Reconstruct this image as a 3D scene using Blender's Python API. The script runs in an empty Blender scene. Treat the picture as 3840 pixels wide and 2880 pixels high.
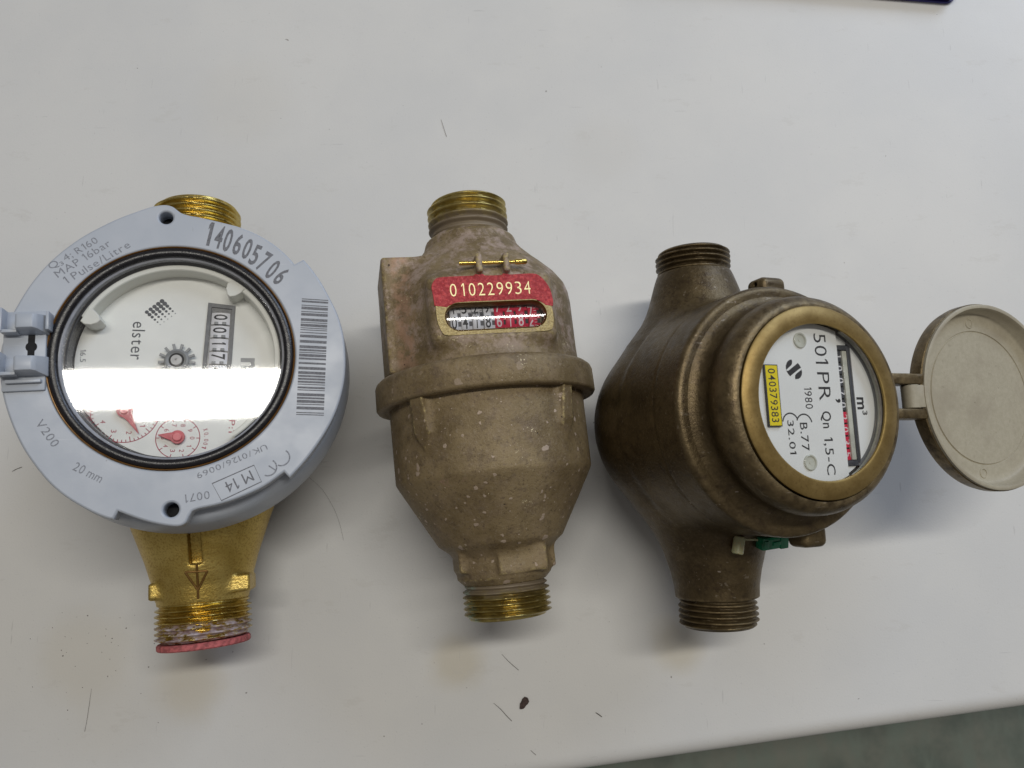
import bpy, bmesh, math, random
import numpy as np
from mathutils import Matrix, Vector

random.seed(7)
S = 0.001                      # everything is modelled in millimetres, the scene is in metres
C = bpy.context.scene.collection
D = bpy.data
SC = bpy.context.scene
R = math.radians

# ------------------------------------------------------------------ camera, world, lamps, exposure
cam = D.objects.new('camera', D.cameras.new('camera'))
C.objects.link(cam)
cam.location = (0, 0, 0.300)
cam.rotation_euler = (R(10.5), 0, 0)
cam.data.sensor_width = 36.0
cam.data.lens = 25.78
cam.data.clip_start = 0.01
cam.data.clip_end = 20
cam.data.dof.use_dof = True
cam.data.dof.focus_distance = 0.245
cam.data.dof.aperture_fstop = 24
SC.camera = cam

world = D.worlds.new('World')
SC.world = world
world.use_nodes = True
bg = world.node_tree.nodes['Background']
bg.inputs[0].default_value = (1.0, 0.95, 0.91, 1)
bg.inputs[1].default_value = 0.125


def area(name, loc, target, sx, sy, power, col, roll=0.0):
    l = D.lights.new(name, 'AREA')
    l.shape = 'RECTANGLE'
    l.size = sx
    l.size_y = sy
    l.energy = power
    l.color = col
    o = D.objects.new(name, l)
    C.objects.link(o)
    d = Vector(target) - Vector(loc)
    q = d.to_track_quat('-Z', 'Y').to_matrix().to_4x4()
    o.matrix_world = Matrix.Translation(loc) @ Matrix.Rotation(roll, 4, 'Z') @ q
    return o


# ceiling fluorescent fitting (its image is the white band in the left meter's glass) and the window at the side
area('fluorescent_fitting', (0.358, 0.520, 1.770), (0.358, 0.520, 0), 1.45, 0.095, 9.9, (1.0, 0.965, 0.89), R(7))
area('fluorescent_fitting', (0.462, 0.4675, 1.770), (0.462, 0.4675, 0), 1.245, 0.028, 2.5, (1.0, 0.965, 0.89), R(7))
area('side_window', (1.30, 1.45, 0.95), (0, 0.05, 0), 1.0, 0.9, 13.5, (0.64, 0.77, 1.0))

SC.view_settings.view_transform = 'Standard'
SC.view_settings.look = 'None'
SC.view_settings.exposure = 0.37
SC.view_settings.gamma = 1.0
SC.cycles.max_bounces = 10
SC.cycles.transparent_max_bounces = 16
SC.cycles.caustics_reflective = False
SC.cycles.caustics_refractive = False


# ------------------------------------------------------------------ material helpers
class NT:
    def __init__(s, name):
        s.m = D.materials.new(name)
        s.m.use_nodes = True
        s.t = s.m.node_tree
        s.t.nodes.clear()
        s.out = s.n('ShaderNodeOutputMaterial')

    def n(s, typ, **kw):
        nd = s.t.nodes.new(typ)
        for k, v in kw.items():
            setattr(nd, k, v)
        return nd

    def l(s, a, b):
        s.t.links.new(a, b)

    def put(s, sock, v):
        if isinstance(v, bpy.types.NodeSocket):
            s.l(v, sock)
        elif isinstance(v, (tuple, list)) and len(v) == 3 and sock.type == 'RGBA':
            sock.default_value = (*v, 1)
        else:
            sock.default_value = v

    def coords(s):
        tc = s.n('ShaderNodeTexCoord')
        mp = s.n('ShaderNodeMapping')
        mp.inputs['Scale'].default_value = (1 / S, 1 / S, 1 / S)
        s.l(tc.outputs['Object'], mp.inputs['Vector'])
        return mp.outputs[0]

    def noise(s, vec, scale, detail=4, rough=0.55, off=None, stretch=None):
        if off or stretch:
            mp = s.n('ShaderNodeMapping')
            if off:
                mp.inputs['Location'].default_value = off
            if stretch:
                mp.inputs['Scale'].default_value = stretch
            s.l(vec, mp.inputs[0])
            vec = mp.outputs[0]
        nd = s.n('ShaderNodeTexNoise')
        nd.inputs['Scale'].default_value = scale
        nd.inputs['Detail'].default_value = detail
        nd.inputs['Roughness'].default_value = rough
        s.l(vec, nd.inputs['Vector'])
        return nd.outputs['Fac']

    def ramp(s, v, a, b, lo=0.0, hi=1.0):
        nd = s.n('ShaderNodeMapRange', clamp=True, interpolation_type='SMOOTHSTEP')
        s.put(nd.inputs[0], v)
        nd.inputs[1].default_value = a
        nd.inputs[2].default_value = b
        nd.inputs[3].default_value = lo
        nd.inputs[4].default_value = hi
        return nd.outputs[0]

    def mix(s, f, a, b):
        nd = s.n('ShaderNodeMix', data_type='RGBA')
        s.put(nd.inputs[0], f)
        s.put(nd.inputs[6], a)
        s.put(nd.inputs[7], b)
        return nd.outputs[2]

    def math(s, op, a, b=0.0, c=0.0):
        nd = s.n('ShaderNodeMath', operation=op)
        s.put(nd.inputs[0], a)
        s.put(nd.inputs[1], b)
        s.put(nd.inputs[2], c)
        return nd.outputs[0]

    def sep(s, vec):
        nd = s.n('ShaderNodeSeparateXYZ')
        s.l(vec, nd.inputs[0])
        return nd.outputs

    def bump(s, h, strength, dist):
        nd = s.n('ShaderNodeBump')
        nd.inputs['Strength'].default_value = strength
        nd.inputs['Distance'].default_value = dist * S
        s.put(nd.inputs['Height'], h)
        return nd.outputs[0]

    def spots(s, vec, scale, r0, r1, keep, off=(0, 0, 0), warp=0.5):
        """roundish flecks of uneven size: fraction KEEP of the voronoi cells"""
        w = s.n('ShaderNodeTexNoise')
        w.inputs['Scale'].default_value = scale * 2.2
        w.inputs['Detail'].default_value = 2
        s.l(vec, w.inputs['Vector'])
        add = s.n('ShaderNodeVectorMath', operation='MULTIPLY_ADD')
        s.l(w.outputs['Color'], add.inputs[0])
        add.inputs[1].default_value = (warp / scale,) * 3
        s.l(vec, add.inputs[2])
        mp = s.n('ShaderNodeMapping')
        mp.inputs['Location'].default_value = off
        s.l(add.outputs[0], mp.inputs[0])
        v = s.n('ShaderNodeTexVoronoi', feature='F1')
        v.inputs['Scale'].default_value = scale
        s.l(mp.outputs[0], v.inputs['Vector'])
        sc = s.n('ShaderNodeSeparateColor')
        s.l(v.outputs['Color'], sc.inputs[0])
        rad = s.ramp(sc.outputs[0], 1 - keep, 1.0, 0.0, r1)
        d = s.math('SUBTRACT', rad, v.outputs['Distance'])
        return s.ramp(d, 0.0, r0, 0, 1)

    def bsdf(s, col, rough=0.5, metal=0.0, normal=None, **kw):
        b = s.n('ShaderNodeBsdfPrincipled')
        s.put(b.inputs['Base Color'], col)
        s.put(b.inputs['Roughness'], rough)
        s.put(b.inputs['Metallic'], metal)
        if normal is not None:
            s.l(normal, b.inputs['Normal'])
        for k, v in kw.items():
            s.put(b.inputs[k], v)
        s.l(b.outputs[0], s.out.inputs[0])
        return s.m


def plain(name, col, rough=0.5, metal=0.0, var=0.12, scale=0.25, bump=0.0, bscale=1.5, **kw):
    t = NT(name)
    v = t.coords()
    n = t.noise(v, scale, 5)
    c = t.mix(t.ramp(n, 0.3, 0.7), tuple(x * (1 - var) for x in col), tuple(min(1, x * (1 + var)) for x in col))
    nm = t.bump(t.noise(v, bscale, 3), 1.0, bump) if bump else None
    r = t.ramp(t.noise(v, scale * 3, 3), 0.25, 0.75, max(0, rough - 0.06), min(1, rough + 0.06))
    return t.bsdf(c, r, metal, nm, **kw)


def thin_glass(name, f0=0.045, tint=(1, 1, 1), rough=0.0):
    t = NT(name)
    geo = t.n('ShaderNodeNewGeometry')
    dot = t.n('ShaderNodeVectorMath', operation='DOT_PRODUCT')
    t.l(geo.outputs['Normal'], dot.inputs[0])
    t.l(geo.outputs['Incoming'], dot.inputs[1])
    c = t.math('ABSOLUTE', dot.outputs['Value'])
    f = t.math('POWER', t.math('SUBTRACT', 1.0, c), 5.0)
    f = t.math('MULTIPLY_ADD', f, 1 - f0, f0)
    tr = t.n('ShaderNodeBsdfTransparent')
    tr.inputs[0].default_value = (*tint, 1)
    gl = t.n('ShaderNodeBsdfGlossy')
    gl.inputs['Roughness'].default_value = rough
    mx = t.n('ShaderNodeMixShader')
    t.l(f, mx.inputs[0])
    t.l(tr.outputs[0], mx.inputs[1])
    t.l(gl.outputs[0], mx.inputs[2])
    t.l(mx.outputs[0], t.out.inputs[0])
    return t.m


def wear_crease_mask(t, lo, hi):
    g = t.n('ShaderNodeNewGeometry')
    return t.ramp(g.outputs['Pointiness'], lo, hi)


# ---- the table top: white laminate with faint texture, beige drink stains and small scuffs
def m_table():
    t = NT('white laminate')
    v = t.coords()
    n1 = t.noise(v, 0.012, 5, 0.6)
    n2 = t.noise(v, 0.035, 4, 0.6, (40, 12, 3))
    col = t.mix(t.ramp(n1, 0.35, 0.65), (0.685, 0.685, 0.675), (0.725, 0.72, 0.70))
    stain = None
    for (x, y, r, a) in ((-21, -55, 13, .75), (64, -47, 13, .75), (-125, -62, 17, .6), (-166, -54, 22, .3), (-120, 185, 26, .12),
                         (40, 160, 20, .10), (-75, 58, 26, .12)):
        dd = t.n('ShaderNodeVectorMath', operation='DISTANCE')
        t.l(v, dd.inputs[0])
        dd.inputs[1].default_value = (x, y, 0)
        wob = t.math('MULTIPLY_ADD', n2, -0.9 * r, dd.outputs['Value'])
        b = t.math('MULTIPLY', t.ramp(wob, -0.1 * r, 0.65 * r, 1, 0), a)
        stain = b if stain is None else t.math('MAXIMUM', stain, b)
    col = t.mix(stain, col, (0.62, 0.575, 0.475))
    fine = t.noise(v, 1.1, 3, 0.6)
    col = t.mix(t.ramp(fine, 0.62, 0.78), col, (0.58, 0.58, 0.575))
    for off, st, hi in (((3, 5, 0), (0.9, 0.045, 1), 0.745), ((60, 11, 0), (0.05, 0.8, 1), 0.755), ((22, 71, 0), (0.5, 0.06, 1), 0.76)):
        ln = t.noise(v, 0.9, 2, 0.55, off, st)
        col = t.mix(t.ramp(ln, hi - 0.02, hi + 0.02, 0, 0.4), col, (0.45, 0.445, 0.435))
    smear = t.noise(v, 0.05, 6, 0.72, (80, 2, 5), (1, 2.2, 1))
    col = t.mix(t.ramp(smear, 0.60, 0.66, 0, 0.22), col, (0.58, 0.565, 0.53))
    sp = t.spots(v, 0.11, 0.03, 0.06, 0.35)
    col = t.mix(t.math('MULTIPLY', sp, 0.8), col, (0.16, 0.14, 0.12))
    sp2 = t.spots(v, 0.3, 0.03, 0.06, 0.22, (31, 7, 0))
    col = t.mix(t.math('MULTIPLY', sp2, 0.55), col, (0.2, 0.18, 0.16))
    rough = t.ramp(n2, 0.3, 0.7, 0.38, 0.46)
    nm = t.bump(t.noise(v, 1.3, 3), 0.5, 0.07)
    return t.bsdf(col, rough, 0.0, nm, **{'Specular IOR Level': 0.35})


def m_floor():
    t = NT('mottled green grey lino')
    v = t.coords()
    a = t.noise(v, 0.012, 5, 0.6)
    b = t.noise(v, 0.03, 5, 0.65, (9, 40, 2), (1, 0.35, 1))
    c = t.mix(t.ramp(a, 0.35, 0.65), (0.15, 0.18, 0.15), (0.25, 0.26, 0.215))
    c = t.mix(t.ramp(b, 0.40, 0.68), c, (0.22, 0.26, 0.215))
    return t.bsdf(c, 0.5)


# ---- left meter
def m_housing():
    t = NT('pale blue grey plastic')
    v = t.coords()
    n = t.noise(v, 0.06, 5)
    c = t.mix(t.ramp(n, 0.3, 0.7), (0.405, 0.440, 0.495), (0.445, 0.475, 0.525))
    smudge = t.noise(v, 0.13, 6, 0.7, (4, 9, 2))
    c = t.mix(t.ramp(smudge, 0.60, 0.78, 0, 0.35), c, (0.35, 0.36, 0.40))
    sp = t.spots(v, 0.22, 0.04, 0.07, 0.3)
    c = t.mix(t.math('MULTIPLY', sp, 0.7), c, (0.12, 0.12, 0.14))
    g1 = t.noise(v, 0.5, 3, 0.6, (5, 5, 5), (0.12, 1.5, 1))
    c = t.mix(t.ramp(g1, 0.69, 0.73, 0, 0.35), c, (0.56, 0.58, 0.62))
    g2 = t.noise(v, 0.4, 3, 0.6, (9, 2, 5), (1.2, 0.15, 1))
    c = t.mix(t.ramp(g2, 0.71, 0.75, 0, 0.4), c, (0.27, 0.28, 0.31))
    c = t.mix(t.ramp(wear_crease_mask(t, 0.46, 0.30), 0, 1, 0, 0.55), c, (0.20, 0.20, 0.22))  # tone darkens in the concave creases
    sc = t.noise(v, 0.10, 4, 0.6, (2, 7, 1))
    r = t.ramp(sc, 0.3, 0.75, 0.30, 0.46)
    nm = t.bump(t.noise(v, 2.4, 2), 0.4, 0.02)
    return t.bsdf(c, r, 0, nm)


def m_castbrass():
    t = NT('cast yellow brass')
    v = t.coords()
    n = t.noise(v, 0.07, 4)
    c = t.mix(t.ramp(n, 0.3, 0.7), (0.50, 0.355, 0.09), (0.66, 0.50, 0.16))
    g = t.noise(v, 1.5, 3, 0.6)
    c = t.mix(t.ramp(g, 0.52, 0.36, 0, 0.55), c, (0.30, 0.17, 0.035))
    nm = t.bump(g, 0.75, 0.22)
    return t.bsdf(c, t.ramp(g, 0.3, 0.7, 0.46, 0.34), 0.9, nm)


def m_thread1():
    """bright turned brass; the outer turns keep dried pinkish white sealing paste"""
    t = NT('turned brass with paste')
    v = t.coords()
    x, y, z = t.sep(v)
    c = t.mix(t.ramp(t.noise(v, 0.3, 4), 0.3, 0.7), (0.47, 0.345, 0.09), (0.62, 0.475, 0.16))
    line = t.math('MULTIPLY_ADD', t.noise(v, 0.25, 5, 0.7), 3.5, y)
    zone = t.ramp(line, -83.0, -84.6)
    patch = t.ramp(t.noise(v, 0.45, 5, 0.7, (3, 1, 8), (0.6, 1.3, 0.6)), 0.42, 0.56)
    k = t.math('MULTIPLY', zone, patch)
    paste = t.mix(t.ramp(t.noise(v, 0.5, 4), 0.35, 0.65), (0.30, 0.20, 0.235), (0.56, 0.49, 0.54))
    col = t.mix(t.math('MULTIPLY', k, 0.9), c, paste)
    b = t.n('ShaderNodeBsdfPrincipled')
    t.l(col, b.inputs['Base Color'])
    t.l(t.ramp(k, 0, 1, 0.95, 0.1), b.inputs['Metallic'])
    t.l(t.ramp(k, 0, 1, 0.26, 0.65), b.inputs['Roughness'])
    t.l(t.bump(t.noise(v, 1.2, 4), 0.35, 0.12), b.inputs['Normal'])
    t.l(b.outputs[0], t.out.inputs[0])
    return t.m


# ---- middle meter
def m_tarnished():
    t = NT('tarnished khaki bronze')
    v = t.coords()
    x, y, z = t.sep(v)
    n = t.noise(v, 0.05, 6, 0.62)
    c = t.mix(t.ramp(n, 0.36, 0.64), (0.172, 0.122, 0.056), (0.275, 0.205, 0.106))
    md = t.noise(v, 0.22, 6, 0.7, (13, 5, 1))
    c = t.mix(t.ramp(md, 0.50, 0.34, 0, 0.55), c, (0.135, 0.095, 0.055))
    g = t.noise(v, 0.9, 5, 0.7)
    c = t.mix(t.ramp(g, 0.46, 0.32, 0, 0.65), c, (0.085, 0.056, 0.034))
    c = t.mix(t.ramp(g, 0.55, 0.68, 0, 0.45), c, (0.31, 0.255, 0.18))
    # pale pinkish lime bloom, thickest on the upper casting
    up = t.ramp(y, 2.0, 16.0, 0.12, 0.95)
    dust = t.ramp(t.noise(v, 0.16, 8, 0.78, (7, 2, 9)), 0.45, 0.62)
    c = t.mix(t.math('MULTIPLY', dust, up), c, (0.40, 0.305, 0.245))
    # bare coppery patch along the corner of the side chamber
    cx = t.math('ABSOLUTE', t.math('SUBTRACT', x, -28.5))
    cp = t.math('MULTIPLY', t.ramp(cx, 1.2, 4.2, 1, 0), t.ramp(y, 3.0, 9.0))
    cp = t.math('MULTIPLY', cp, t.ramp(t.noise(v, 0.16, 6, 0.7, (1, 5, 3)), 0.40, 0.58))
    c = t.mix(t.math('MULTIPLY', cp, 0.75), c, (0.45, 0.275, 0.18))
    pk = t.ramp(t.noise(v, 0.085, 5, 0.7, (17, 3, 21)), 0.66, 0.74)
    c = t.mix(t.math('MULTIPLY', pk, 0.55), c, (0.40, 0.25, 0.19))
    low = t.ramp(y, 3.0, -8.0)
    s1 = t.spots(v, 0.155, 0.05, 0.22, 0.7)
    s2 = t.spots(v, 0.36, 0.07, 0.27, 0.6, (11, 3, 5))
    s3 = t.spots(v, 0.8, 0.08, 0.25, 0.35, (3, 17, 9))
    s3 = t.math('MULTIPLY', s3, t.ramp(t.noise(v, 0.06, 3, 0.6, (5, 5, 19)), 0.42, 0.58))
    s2 = t.math('MAXIMUM', s2, s3)
    sp = t.math('MULTIPLY', t.math('MAXIMUM', s1, s2), t.math('MULTIPLY_ADD', low, 0.75, 0.22))
    c = t.mix(t.math('MULTIPLY', sp, 0.85), c, (0.50, 0.395, 0.31))
    pit = t.spots(v, 0.42, 0.06, 0.17, 0.25, (5, 31, 2))
    c = t.mix(t.math('MULTIPLY', pit, 0.85), c, (0.045, 0.03, 0.022))
    w = wear_crease_mask(t, 0.507, 0.545)
    w = t.math('MULTIPLY', w, t.ramp(t.noise(v, 0.7, 5, 0.7), 0.46, 0.60))
    c = t.mix(t.math('MULTIPLY', w, 0.75), c, (0.50, 0.40, 0.17))
    sc = t.math('MULTIPLY', t.ramp(t.noise(v, 1.3, 3, 0.7, (2, 2, 2)), 0.60, 0.66), t.ramp(t.noise(v, 0.10, 3, 0.6, (31, 14, 2)), 0.62, 0.70))
    c = t.mix(sc, c, (0.72, 0.62, 0.40))
    h = t.math('MULTIPLY_ADD', sp, 0.25, t.math('MULTIPLY_ADD', pit, -0.9, g))
    nm = t.bump(h, 0.8, 0.26)
    rough = t.ramp(n, 0.3, 0.7, 0.50, 0.64)
    return t.bsdf(c, rough, 0.25, nm)


def m_facepad():
    t = NT('worn brass casting skin')
    v = t.coords()
    g = t.noise(v, 1.3, 3, 0.6)
    c = t.mix(t.ramp(g, 0.35, 0.65), (0.24, 0.18, 0.075), (0.36, 0.29, 0.135))
    d = t.ramp(t.noise(v, 0.2, 5, 0.7), 0.5, 0.68)
    c = t.mix(t.math('MULTIPLY', d, 0.7), c, (0.25, 0.195, 0.125))
    return t.bsdf(c, 0.45, 0.55, t.bump(g, 0.8, 0.25))


def m_redpaint():
    t = NT('red paint on rough casting')
    v = t.coords()
    g = t.noise(v, 1.1, 3, 0.6)
    c = t.mix(t.ramp(g, 0.40, 0.70), (0.36, 0.018, 0.026), (0.60, 0.058, 0.060))
    w = t.ramp(t.noise(v, 0.23, 6, 0.7, (2, 4, 4)), 0.62, 0.74)
    c = t.mix(t.math('MULTIPLY', w, 0.45), c, (0.34, 0.22, 0.15))
    return t.bsdf(c, t.ramp(g, 0.3, 0.7, 0.5, 0.36), 0.0, t.bump(g, 0.9, 0.35), **{'Specular IOR Level': 0.3})


def m_thread2():
    t = NT('dirty turned brass')
    v = t.coords()
    x, y, z = t.sep(v)
    n = t.noise(v, 0.15, 5, 0.65)
    c = t.mix(t.ramp(n, 0.3, 0.65), (0.29, 0.215, 0.065), (0.50, 0.40, 0.14))
    ay = t.math('ABSOLUTE', t.math('ADD', y, 3.0))
    dirt = t.ramp(t.math('MULTIPLY_ADD', t.noise(v, 0.35, 5, 0.7), 7.0, t.math('MULTIPLY', ay, -1.0)), -65.5, -61.5)
    d2 = t.ramp(t.noise(v, 0.5, 6, 0.7, (6, 6, 1)), 0.56, 0.66)
    k = t.math('MAXIMUM', dirt, t.math('MULTIPLY', d2, 0.6))
    c = t.mix(k, c, (0.235, 0.185, 0.125))
    gx = t.ramp(t.math('ADD', x, z), -2.0, -7.0)
    green = t.math('MULTIPLY', t.ramp(t.noise(v, 0.28, 5, 0.7, (3, 9, 4)), 0.46, 0.58), t.math('MULTIPLY', gx, t.ramp(y, 0, -60)))
    c = t.mix(t.math('MULTIPLY', green, 0.75), c, (0.30, 0.40, 0.34))
    return t.bsdf(c, t.ramp(k, 0, 1, 0.30, 0.6), t.ramp(k, 0, 1, 0.85, 0.25), t.bump(t.noise(v, 1.0, 4), 0.4, 0.12))


# ---- right meter
def m_darkbronze():
    t = NT('dark brown bronze')
    v = t.coords()
    n = t.noise(v, 0.045, 6, 0.6)
    c = t.mix(t.ramp(n, 0.34, 0.68), (0.066, 0.045, 0.020), (0.125, 0.090, 0.042))
    g = t.noise(v, 1.0, 4, 0.65)
    c = t.mix(t.ramp(g, 0.42, 0.68, 0, 0.3), c, (0.165, 0.12, 0.065))
    bl = t.ramp(t.noise(v, 0.09, 6, 0.7, (8, 1, 3)), 0.50, 0.72)
    c = t.mix(t.math('MULTIPLY', bl, 0.45), c, (0.185, 0.14, 0.08))
    mo = t.noise(v, 0.28, 6, 0.72, (3, 22, 5))
    c = t.mix(t.ramp(mo, 0.50, 0.36, 0, 0.6), c, (0.055, 0.036, 0.02))
    ss = t.noise(v, 0.55, 3, 0.65, (4, 4, 4), (0.25, 0.9, 1.6))
    c = t.mix(t.math('MULTIPLY', t.ramp(ss, 0.64, 0.70), 0.5), c, (0.30, 0.25, 0.19))
    w = wear_crease_mask(t, 0.507, 0.55)
    w = t.math('MULTIPLY', w, t.ramp(t.noise(v, 0.3, 5), 0.3, 0.65, 0, 0.6))
    c = t.mix(t.math('MULTIPLY', w, 0.65), c, (0.36, 0.27, 0.14))
    sp = t.spots(v, 0.16, 0.05, 0.10, 0.45)
    c = t.mix(t.math('MULTIPLY', sp, 0.75), c, (0.42, 0.35, 0.30))
    sp2 = t.spots(v, 0.5, 0.05, 0.09, 0.2, (4, 2, 9))
    c = t.mix(t.math('MULTIPLY', sp2, 0.6), c, (0.36, 0.30, 0.24))
    return t.bsdf(c, t.ramp(mo, 0.3, 0.7, 0.34, 0.5), 0.65, t.bump(g, 0.8, 0.2))


def m_bezel3():
    t = NT('brown gold brass ring')
    v = t.coords()
    n = t.noise(v, 0.12, 6, 0.65)
    c = t.mix(t.ramp(n, 0.32, 0.68), (0.175, 0.110, 0.032), (0.285, 0.195, 0.070))
    g = t.noise(v, 1.2, 4, 0.6)
    c = t.mix(t.ramp(g, 0.46, 0.32, 0, 0.6), c, (0.15, 0.09, 0.03))
    w = wear_crease_mask(t, 0.53, 0.60)
    c = t.mix(t.math('MULTIPLY', w, 0.7), c, (0.58, 0.42, 0.14))
    return t.bsdf(c, 0.44, 0.7, t.bump(g, 0.4, 0.08))


def m_lidplastic():
    t = NT('dirty cream plastic')
    v = t.coords()
    n = t.noise(v, 0.75, 6, 0.7)
    c = t.mix(t.ramp(n, 0.30, 0.70), (0.375, 0.34, 0.25), (0.43, 0.39, 0.295))
    b = t.noise(v, 0.06, 4, 0.6, (5, 8, 0))
    c = t.mix(t.ramp(b, 0.45, 0.68, 0, 0.6), c, (0.31, 0.27, 0.20))
    c = t.mix(t.ramp(t.noise(v, 0.35, 6, 0.75, (1, 7, 2)), 0.60, 0.70, 0, 0.5), c, (0.25, 0.215, 0.155))
    sp = t.spots(v, 0.4, 0.05, 0.13, 0.35)
    c = t.mix(t.math('MULTIPLY', sp, 0.55), c, (0.13, 0.11, 0.08))
    return t.bsdf(c, 0.55, 0, t.bump(n, 0.4, 0.15))


M = {
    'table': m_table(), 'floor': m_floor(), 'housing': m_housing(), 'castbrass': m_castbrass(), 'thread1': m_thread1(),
    'tarnished': m_tarnished(), 'facepad': m_facepad(), 'redpaint': m_redpaint(), 'thread2': m_thread2(),
    'bronze': m_darkbronze(), 'bezel3': m_bezel3(), 'lid': m_lidplastic(),
    'black': plain('black rubber', (0.008, 0.0075, 0.010), 0.30, bump=0.05, bscale=2.0),
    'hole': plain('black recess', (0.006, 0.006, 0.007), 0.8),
    'brownrim': plain('brown lacquered can rim', (0.24, 0.115, 0.03), 0.35, 0.6),
    'rimgrey': plain('grey frosted rim', (0.30, 0.31, 0.34), 0.25),
    'rimdark': plain('dark grey cup wall', (0.07, 0.072, 0.078), 0.25),
    'dial': plain('ivory white dial', (0.86, 0.87, 0.83), 0.45, var=0.03, scale=0.06),
    'ivory': plain('ivory moulding', (0.78, 0.785, 0.72), 0.4, var=0.03, scale=0.06),
    'print': plain('grey print', (0.10, 0.105, 0.115), 0.6, scale=1.2, var=0.2),
    'laser': plain('grey laser marking', (0.145, 0.148, 0.165), 0.6, scale=2.2, var=0.28),
    'engrave': plain('faint laser marking', (0.225, 0.235, 0.265), 0.6, scale=2.5, var=0.3),
    'framegrey': plain('grey counter frame', (0.135, 0.14, 0.15), 0.45),
    'gear': plain('grey star wheel', (0.25, 0.26, 0.265), 0.4),
    'drumwhite': plain('white drum', (0.76, 0.76, 0.79), 0.4, var=0.05),
    'inkblack': plain('black ink', (0.02, 0.02, 0.022), 0.5),
    'red': plain('red pointer', (0.50, 0.03, 0.055), 0.35),
    'redlight': plain('red pointer cap', (0.68, 0.13, 0.15), 0.35),
    'redprint': plain('red print', (0.42, 0.055, 0.09), 0.6, scale=1.5),
    'steel': plain('bright axle', (0.42, 0.42, 0.42), 0.5, 0.3),
    'washer': plain('red fibre washer', (0.42, 0.105, 0.105), 0.75, var=0.35, scale=0.7, bump=0.2),
    'brasspin': plain('shiny brass pin', (0.70, 0.52, 0.14), 0.2, 0.95),
    'castline': plain('brass casting ridge', (0.17, 0.09, 0.022), 0.5, 0.7),
    'engraved': plain('bright engraved brass', (0.78, 0.68, 0.36), 0.42, 0.35, scale=1.0),
    'drumred': plain('crimson drum', (0.64, 0.014, 0.06), 0.35, var=0.06),
    'inkwhite': plain('pink white ink', (0.80, 0.62, 0.64), 0.5),
    'drumgrey': plain('grey gear teeth', (0.10, 0.10, 0.11), 0.5),
    'glass': thin_glass('clear cover glass', 0.050, rough=0.038),
    'lens': thin_glass('clear lens', 0.055, rough=0.06),
    'plate3': plain('white printed plate', (0.83, 0.845, 0.82), 0.35, var=0.03, scale=0.05),
    'yellow': plain('yellow tag', (0.84, 0.68, 0.012), 0.35, var=0.05),
    'rivet': plain('clear plastic rivet', (0.56, 0.57, 0.49), 0.15, var=0.15),
    'bar3': plain('dark register bar', (0.05, 0.055, 0.065), 0.35),
    'ring3': plain('grey register wall', (0.17, 0.18, 0.19), 0.35),
    'seal': plain('clear sealing ring', (0.60, 0.56, 0.50), 0.3),
    'capcream': plain('cream plastic plug', (0.42, 0.385, 0.22), 0.4, **{'Subsurface Weight': 0.15}),
    'capgreen': plain('green plastic seal', (0.010, 0.21, 0.10), 0.2, var=0.3, **{'Coat Weight': 0.4}),
    'crumb': plain('dark brown crumb', (0.060, 0.038, 0.032), 0.8, var=0.4, scale=1.2, bump=0.3),
    'hair': plain('dark bristle', (0.09, 0.08, 0.07), 0.6),
    'hairfaint': plain('grey hair', (0.22, 0.21, 0.20), 0.6),
    'blue': plain('dark blue plastic', (0.02, 0.016, 0.15), 0.4),
    'shaded_pages': plain('page edge with painted shade', (0.03, 0.022, 0.028), 0.7),  # near-black colour paints in the shade below the blue top
}


# ------------------------------------------------------------------ geometry helpers (millimetres)
class G:
    def __init__(s):
        s.v = []
        s.f = []
        s.mi = []

    def add(s, v, f, mi=0):
        b = len(s.v)
        s.v += [tuple(p) for p in v]
        s.f += [tuple(i + b for i in q) for q in f]
        s.mi += [mi] * len(f)
        return s

    def join(s, o, mi=None, M4=None):
        v = o.v if M4 is None else [tuple(M4 @ Vector(p)) for p in o.v]
        b = len(s.v)
        s.v += v
        s.f += [tuple(i + b for i in q) for q in o.f]
        s.mi += o.mi if mi is None else [mi] * len(o.f)
        return s


def obj(name, g, mats, parent=None, smooth=35, label=None):
    me = D.meshes.new(name)
    v = np.array(g.v, dtype=np.float64) * S
    me.from_pydata([tuple(p) for p in v], [], g.f)
    if not isinstance(mats, (list, tuple)):
        mats = [mats]
    for m in mats:
        me.materials.append(M[m])
    if len(mats) > 1:
        me.polygons.foreach_set('material_index', g.mi)
    me.validate()
    me.shade_smooth()
    if smooth < 179:
        me.set_sharp_from_angle(angle=R(smooth))
    me.update()
    o = D.objects.new(name, me)
    C.objects.link(o)
    if parent:
        o.parent = parent
    if label:
        o['label'] = label
    return o


def tag(o, label=None, cat=None, group=None, kind=None):
    if label:
        o['label'] = label
    if cat:
        o['category'] = cat
    if group:
        o['group'] = group
    if kind:
        o['kind'] = kind
    return o


def rodrigues(r):
    a = Vector(r)
    return Matrix.Rotation(a.length, 4, a.normalized())


def root(name, r, t, label, cat):
    o = D.objects.new(name, None)
    o.empty_display_size = 0.02
    C.objects.link(o)
    o.matrix_world = Matrix.Translation(Vector(t) * S) @ rodrigues(r)
    return tag(o, label, cat)


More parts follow.
